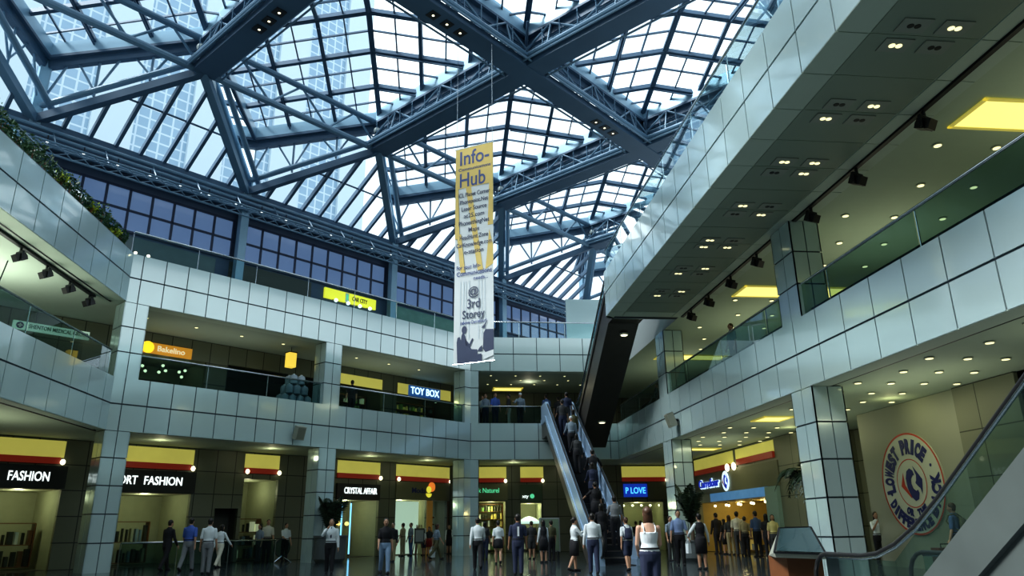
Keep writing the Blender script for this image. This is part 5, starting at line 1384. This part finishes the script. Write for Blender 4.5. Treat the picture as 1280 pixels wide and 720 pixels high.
# group by the fashion shop railing
at(205, 649, 40.5, 'person in a black suit walking along the glass railing', -25, top=('black', 'long'), bottom=('black', 'trousers'), pose=dict(lel=40, lsh=10))
at(232, 646, 41, 'person in a bright blue shirt and grey trousers seen from behind', -8, top=('blue', 'short'), bottom=('grey', 'trousers'), pose=WALK2)
at(256, 648, 45, 'person in a white short-sleeved shirt and grey trousers seen from behind', 5, top=('white', 'short'), bottom=('grey', 'trousers'), pose=STAND)
at(272, 657, 38, 'woman in a white jacket and cream trousers beside the man in grey trousers', -20, female=True, top=('white', 'long'), bottom=('cream', 'trousers'), hair='bob', pose=dict(rsh=25, rab=20))
at(322, 657, 28, 'person in a pale top standing behind the end of the railing', 150, female=True, top=('greyblue', 'short'), bottom=('charcoal', 'trousers'), pose=STAND, hair='bob')
at(332, 652, 27.5, 'person in a cream shirt and dark trousers by the round glass disc', 200, top=('cream', 'short'), bottom=('black', 'trousers'), pose=STAND)
at(355, 656, 26.5, 'person in a white shirt and black trousers before the dark tiled pier', 220, top=('white', 'short'), bottom=('black', 'trousers'), pose=dict(STAND, rsh=30, rel=40))
# man with the tie
at(411, 651, 46, 'man in a white shirt and dark necktie raising a hand to his face', 185, top=('white', 'long'), bottom=('black', 'trousers'), pose=dict(STAND, rsh=55, rel=105, rab=15, rin=40, lsh=2, lel=10, lhip=10, rhip=-8), extra=tie('navy'), fine=True, lo=1.5)
at(480, 650, 47, 'woman in a black top and pale blue jeans walking forward with a bag', 190, female=True, top=('black', 'short'), bottom=('jeans', 'trousers'), hair='tied', pose=dict(lsh=-5, rsh=8, rel=30), fine=True, lo=1.5)
at(490, 654, 34, 'dark-haired person in a black jacket behind the woman in jeans', 160, top=('black', 'long'), bottom=('khaki', 'trousers'), pose=STAND)
at(513, 654, 27, 'man in a grey-blue shirt and jeans near the picture easels', 120, top=('greyblue', 'short'), bottom=('denim', 'trousers'), pose=STAND)
at(545, 654, 32, 'woman in a blue top and olive trousers striding with a white bag', -60, female=True, top=('greyblue', 'short'), bottom=('olive', 'trousers'), hair='long', hairm=HAIRB, pose=dict(lhip=26, rhip=-24, rknee=20), extra=bag(-1, 'white paper shopping bag held by the woman in olive trousers', 'white'))
at(529, 664, 25, 'child-sized person in a white top beside the easels', 140, female=True, top=('white', 'short'), bottom=('navy', 'skirt'), hair='bob', pose=STAND, lo=1.2)
at(536, 661, 25, 'person in a dark top standing between the easels and the orange panel', 170, female=True, top=('charcoal', 'short'), bottom=('red', 'skirt'), hair='long', pose=STAND, lo=1.3)
at(561, 662, 26, 'woman in a black pinafore over a white blouse waiting by the third column', 190, female=True, top=('black', 'vest'), bottom=('black', 'skirt'), hair='long', pose=STAND, lo=1.4)
at(503, 655, 25, 'person in khaki trousers examining the dark easel', 60, top=('khaki', 'short'), bottom=('khaki', 'trousers'), pose=dict(STAND, rsh=40, rel=30))
# centre
at(597, 650, 44, 'man in a white shirt and black trousers walking away near the third column', 0, top=('white', 'long'), bottom=('black', 'trousers'), pose=dict(lhip=14, rhip=-20, rsh=25, rel=50), fine=True, lo=1.5)
at(606, 662, 33, 'small person half hidden behind the man in white walking away', -10, female=True, top=('charcoal', 'short'), bottom=('navy', 'trousers'), hair='bob', pose=STAND)
at(623, 656, 38, 'woman in a white blouse and short black skirt walking away', -4, female=True, top=('white', 'short'), bottom=('black', 'miniskirt'), hair='tied', pose=dict(lhip=12, rhip=-18, rknee=10), fine=True)
at(648, 646, 50, 'man in a dark football shirt with a white figure 1 on the back', 0, top=('navy', 'short'), bottom=('navy', 'trousers'), pose=STAND, extra=number('1'), skin=1, fine=True, lo=1.52, wide=1.08)
at(665, 661, 33, 'dark-clothed person just beyond the man in the numbered shirt', 10, top=('charcoal', 'short'), bottom=('charcoal', 'shorts'), pose=STAND)
at(680, 655, 37, 'woman with long hair, black pinafore and white sleeves, seen from behind', 15, female=True, top=('black', 'vest'), bottom=('black', 'skirt'), hair='long', pose=STAND, fine=True)
at(690, 651, 35, 'person in a brown-black shirt close behind the woman with white sleeves', 20, top=('olive', 'short'), bottom=('black', 'trousers'), pose=STAND)
at(719, 650, 47, 'woman in a white blouse and dark pinafore skirt holding a hand up, turned aside', -75, female=True, top=('white', 'long'), bottom=('black', 'skirt'), hair='tied', pose=dict(lhip=8, rhip=-12, lsh=45, lel=70, rsh=40, rel=80), fine=True)
at(743, 645, 50, 'man in a white shirt and dark trousers standing in front of the escalator foot', -3, top=('white', 'long'), bottom=('navy', 'trousers'), pose=dict(STAND, lhip=6, rhip=-8, rsh=12, rel=45, rin=25), fine=True, lo=1.52, wide=1.06)
at(786, 647, 47, 'woman with a dark backpack and white sleeves walking to the escalator', 5, female=True, top=('white', 'short'), bottom=('navy', 'shorts'), hair='tied', hairm=HAIRB, pose=dict(lhip=-14, rhip=18), extra=backpack('navy', 'dark navy backpack on the woman near the escalator foot'), fine=True)
at(817, 639, 90, 'woman in a white strappy camisole with shoulder-length brown hair', 0, female=True, top=('white', 'tank'), bottom=('navy', 'trousers'), hair='bob', hairm=HAIRB, pose=dict(STAND, lab=7, rab=7, lsh=10, rsh=10, lel=45, rel=45, lin=20, rin=20), skin=2, fine=True, lo=1.43, wide=1.1)
at(852, 638, 42, 'man in a sky blue shirt and black trousers with arms hanging', 170, top=('skyblue', 'short'), bottom=('black', 'trousers'), pose=dict(STAND, lab=14, rab=14), fine=True, lo=1.6)
at(841, 645, 37, 'man in a pale shirt half hidden behind the one in sky blue', 200, top=('greyblue', 'short'), bottom=('charcoal', 'trousers'), pose=STAND)
at(879, 646, 47, 'woman in a black pinafore and white sleeves with elbows out, seen from behind', 4, female=True, top=('black', 'vest'), bottom=('black', 'skirt'), hair='short', pose=dict(STAND, lab=38, lel=60, lsh=5, lin=30, rab=20), fine=True, lo=1.5, extra=bag(-1, 'white plastic bag held by the woman in the black pinafore', 'white', .22, .26))
# crowd before the bakery
crowd = [(899, 641, 30, 'man all in black at the edge of the bakery crowd', 10, dict(top=('black', 'long'), bottom=('black', 'trousers'))),
 (915, 645, 29, 'long-haired woman in a dark top and khaki trousers in the bakery crowd', 0, dict(female=True, top=('charcoal', 'short'), bottom=('khaki', 'trousers'), hair='long', hairm=HAIRB)),
 (908, 650, 27, 'woman in a black dress squeezed between two in the bakery crowd', 20, dict(female=True, top=('black', 'short'), bottom=('black', 'skirt'), hair='long')),
 (925, 642, 27, 'person in a cream shirt deep in the bakery crowd', -20, dict(top=('cream', 'short'), bottom=('charcoal', 'trousers'))),
 (934, 647, 28, 'person in a khaki shirt leaning to the bakery counter', -30, dict(top=('khaki', 'short'), bottom=('black', 'trousers'), pose=dict(STAND, lean=12))),
 (949, 641, 30, 'man in a grey-blue shirt and dark trousers at the bakery', 15, dict(top=('denim', 'short'), bottom=('black', 'trousers'))),
 (962, 645, 29, 'woman with long hair in black beside the pale jamb', -40, dict(female=True, top=('black', 'short'), bottom=('black', 'trousers'), hair='long')),
 (970, 646, 29, 'woman in a pale yellow top at the pale green jamb', 160, dict(female=True, top=('yellow', 'short'), bottom=('charcoal', 'trousers'), hair='bob')),
 (873, 640, 27, 'person behind the spiky palm beside the bakery', 0, dict(top=('charcoal', 'short'), bottom=('navy', 'trousers')))]
for px, hy, s, lb, hd, kw in crowd:
    kw.setdefault('pose', STAND); at(px, hy, s, lb, hd, **kw)
at(797, 655, 27, 'person in dark clothes queuing at the neon shop, nearest the escalator', 0, top=('black', 'short'), bottom=('black', 'trousers'), pose=STAND)
at(803, 651, 28, 'person in a white top queuing at the neon shop', 10, top=('white', 'short'), bottom=('navy', 'trousers'), pose=STAND, female=True, hair='bob')
at(872, 652, 26, 'small person in a brown top near the far right column', 90, top=('olive', 'short'), bottom=('charcoal', 'trousers'), pose=STAND, female=True, hair='bob') if False else None
# by the roundel
p_ = onX(1104, 640, 12.3)
person('long-haired woman in a white top and black trousers below the round wall sign', floor_at(1104, 45), 170, 1.5, female=True, top=('white', 'short'), bottom=('black', 'trousers'), hair='long', pose=dict(STAND, rsh=40, rel=110, rin=25, lab=18, lhip=6, rhip=-6), fine=True)
person('man with a grey backpack seen through the glass of the near escalator', floor_at(1206, 57), 35, 1.6, top=('denim', 'short'), bottom=('navy', 'trousers'), hair='short', hairm=HAIRB, pose=STAND, extra=backpack('olive', 'grey-green backpack on the man by the round wall sign'))
SX, SY = floor_at(1188, 58).x, floor_at(1188, 58).y
t = thing('suitcase', 'dark brown suitcase at the feet of the man with the backpack', 'suitcase', (SX, SY, 0))
MB().bx(SX - .25, SX + .25, SY - .15, SY + .15, .06, .62).build('case_body', mat('brown_case', (.09, .04, .03), .5), t)
MB().path([(SX - .1, SY, .62), (SX - .1, SY, .7), (SX + .1, SY, .7), (SX + .1, SY, .62)], .015, 6).build('handle', BLACK, t)
for x in (SX - .18, SX + .18): MB().cyl((x, SY, .03), .03, .03, V((1, 0, 0)), 10).build('wheel', BLACK, t)
# on the crowded escalator
def on_esc(frac, x): 
    y = 25.3 + (35.1 - 25.3) * frac; return V((x, y, 6.11 * frac + .085))
RIDE = dict(STAND, lsh=30, lel=40)
riders = [(.04, 5.65, 'rider in black at the foot of the crowded escalator', ('black', 'long'), ('black', 'trousers'), True, 'long'),
 (.07, 6.2, 'rider in a grey shirt and black trousers low on the crowded escalator', ('grey', 'short'), ('black', 'trousers'), False, 'short'),
 (.17, 5.75, 'woman in black with bare arms reaching to the left escalator rail', ('black', 'short'), ('black', 'skirt'), True, 'tied'),
 (.30, 5.95, 'rider in a dark navy coat on the crowded escalator', ('navy', 'coat'), ('black', 'trousers'), True, 'long'),
 (.38, 6.15, 'rider in black whose hand rests on the right escalator rail', ('black', 'long'), ('black', 'trousers'), False, 'short'),
 (.52, 5.8, 'rider in charcoal in the middle of the crowded escalator', ('charcoal', 'long'), ('black', 'trousers'), True, 'bob'),
 (.66, 5.85, 'rider wearing a white cap and a pale shirt on the crowded escalator', ('greyblue', 'long'), ('black', 'trousers'), False, 'cap'),
 (.74, 6.1, 'rider in brown-black above the one with the white cap', ('olive', 'long'), ('black', 'trousers'), True, 'long'),
 (.82, 5.75, 'rider in charcoal near the head of the crowded escalator', ('charcoal', 'short'), ('navy', 'trousers'), False, 'short'),
 (.90, 6.1, 'rider in navy about to leave the crowded escalator', ('navy', 'short'), ('charcoal', 'trousers'), False, 'short')]
for i, (f, x, lb, tp, bt_, fm, hh) in enumerate(riders):
    ps = dict(RIDE)
    if 'left' in lb: ps.update(lsh=50, lel=15, lab=35)
    if 'right' in lb: ps.update(rsh=50, rel=15, rab=35)
    person(lb, on_esc(f, x), 0, 1.6 if fm else 1.68, female=fm, top=tp, bottom=bt_, hair=hh, pose=ps)
# gallery people at the escalator head
gal = [(603, 37.75, 'person in a white top at the gallery glass beside the third column', ('white', 'short'), ('black', 'trousers'), True, 'bob', 180),
 (607, 37.25, 'woman in a pale dress top and dark skirt at the gallery glass', ('greyblue', 'short'), ('navy', 'trousers'), True, 'tied', 170),
 (619, 37.25, 'man in a deep blue shirt at the gallery glass', ('blue', 'short'), ('navy', 'trousers'), False, 'short', 190),
 (636, 37.6, 'person in cream trousers walking along the gallery glass', ('charcoal', 'short'), ('cream', 'trousers'), False, 'short', 90),
 (650, 37.25, 'man with a white cap leaning his arm on the gallery rail', ('greyblue', 'long'), ('black', 'trousers'), False, 'cap', 180),
 (683, 37.6, 'person in a blue shirt arriving at the escalator head', ('denim', 'short'), ('navy', 'trousers'), False, 'short', 20),
 (698, 38.2, 'person in dark clothes beyond the escalator head', ('charcoal', 'short'), ('black', 'trousers'), False, 'short', 0)]
for px, y, lb, tp, bt_, fm, hh, hd in gal:
    q = onY(px, 505, y); ps = dict(STAND)
    if 'leaning' in lb: ps.update(lean=12, rsh=55, rel=50, rab=30)
    person(lb, V((q.x, y, Z1T - .05)), hd, 1.6 if fm else 1.66, female=fm, top=tp, bottom=bt_, hair=hh, pose=ps)
q = onX(812, 470, 10.0); person('dark-clothed person on the right gallery beside the farther column', V((10.6, q.y + .9, Z1T - .05)), 80, 1.66, top=('black', 'long'), bottom=('black', 'trousers'), pose=STAND)
q = onX(915, 440, 9.9); person('shadowy person behind the right gallery glass between the two columns', V((9.95, q.y, Z1T - .05)), 100, 1.62, top=('navy', 'short'), bottom=('black', 'trousers'), pose=STAND)
a_, z_ = A.at(440, 490, -1.6); person('dark person standing in the gallery before the unlit shop', A.p(a_, -1.6, Z1T - .05), 20, 1.6, top=('black', 'short'), bottom=('black', 'trousers'), pose=STAND)

dg = bpy.context.evaluated_depsgraph_get()
new = [(o, bpy.data.meshes.new_from_object(o.evaluated_get(dg))) for o in REMESH]
for o, m in new:
    o.modifiers.clear(); old = o.data; m.name = old.name; o.data = m
    bpy.data.meshes.remove(old)
# ------------------------------------------------------------------ light
w = bpy.data.worlds.new('sky'); SC.world = w; w.use_nodes = True
nt = w.node_tree; bg = nt.nodes['Background']
tc = nt.nodes.new('ShaderNodeTexCoord'); nz = nt.nodes.new('ShaderNodeTexNoise'); nz.inputs['Scale'].default_value = 2.2; nz.inputs['Detail'].default_value = 4
rp_ = nt.nodes.new('ShaderNodeValToRGB'); e_ = rp_.color_ramp.elements
e_[0].position = .38; e_[0].color = (.66, .86, 1.05, 1); e_[1].position = .66; e_[1].color = (2.6, 2.75, 2.8, 1)
nt.links.new(tc.outputs['Generated'], nz.inputs['Vector']); nt.links.new(nz.outputs['Fac'], rp_.inputs['Fac']); nt.links.new(rp_.outputs['Color'], bg.inputs['Color'])
bg.inputs['Strength'].default_value = .76
sun = bpy.data.lights.new('hazy_sun', 'SUN'); sun.energy = 5.0; sun.angle = math.radians(20); sun.color = (1, .98, .95)
so = bpy.data.objects.new('hazy_sun', sun); so.rotation_euler = (math.radians(44), 0, math.radians(-76)); COL.objects.link(so)
for s in (-.5, 3.8, 13.2, 16.6): lamp(A.p(s, BK - 1.0, 2.45), 28, (1, .95, .6))
lamp(A.p(8.2, BK - 1.2, 2.9), 16, (1, .95, .6))
for s in (3.6, 13.0, 17.3): lamp(A.p(s, BK - 1.0, 8.05), 14, (1, .85, .35))
for s in (1.3, 3.4, 9.4): lamp(K.p(s, -4.6, 2.3), 26, (1, .93, .5))
for s in (4.5, 7.2, 9.9): lamp(FR.p(s, -1.6, 2.15), 22, (1, .8, .35))
for x, y in ((12.2, 11), (11.2, 17.5), (11.2, 25), (11.2, 31)): area((x, y, Z1B - .06), 26, 1.6, 1.2, (1, .95, .62))
for x, y in ((12, 9), (12, 17), (12, 27), (12, 36)): area((x, y, Z2B - .06), 24, 1.6, 1.6, (1, .95, .62))
for s in (3.0, 7.5, 12.5, 16): lamp(A.p(s, -1.8, Z1B - .25), 7, (1, .95, .6), .08)
for x in (4, 7): lamp((x, 38.6, Z1B - .25), 8, (1, .95, .6), .08)
lamp((5, 39.5, Z2B - .25), 10, (1, .95, .7), .08)
for y in (20, 24.0, 26): lamp((12.3, y - 1.2, Z1B - .3), 5, (1, .95, .5), .05)
up_ = (PI, 0, 0)  # up-facing fills added to brighten the ceilings; no such fittings hang there
for y in (8, 13, 17.5, 21.5): area((-13.4, y, 6.9), 120, 2.0, 3.0, (.95, 1, .82), up_)
for y in (10, 16, 22, 28): area((-13.0 if y < 24 else -12.5, y, 2.9), 24, 2, 3, (1, 1, .75), up_) if y < 24 else None
for y in (10, 18, 26, 34): area((12.6, y, 6.9), 22, 3.0, 4.0, (1, .98, .72), up_)
for y in (10, 16, 22.5, 29): area((11.2, y, 3.0), 13, 1.6, 3.5, (1, .98, .7), up_)
for s in (4.7, 13): area(A.p(s, -1.9, 6.9), 14, 1.2, 5, (1, .98, .75), (PI, 0, math.radians(-48)))
SC.view_settings.view_transform = 'Standard'
SC.view_settings.look = 'Medium High Contrast'
SC.view_settings.exposure = .08
SC.cycles.transparent_max_bounces = 16
SC.cycles.max_bounces = 8
SC.cycles.use_denoising = True
SC.cycles.sample_clamp_indirect = 6
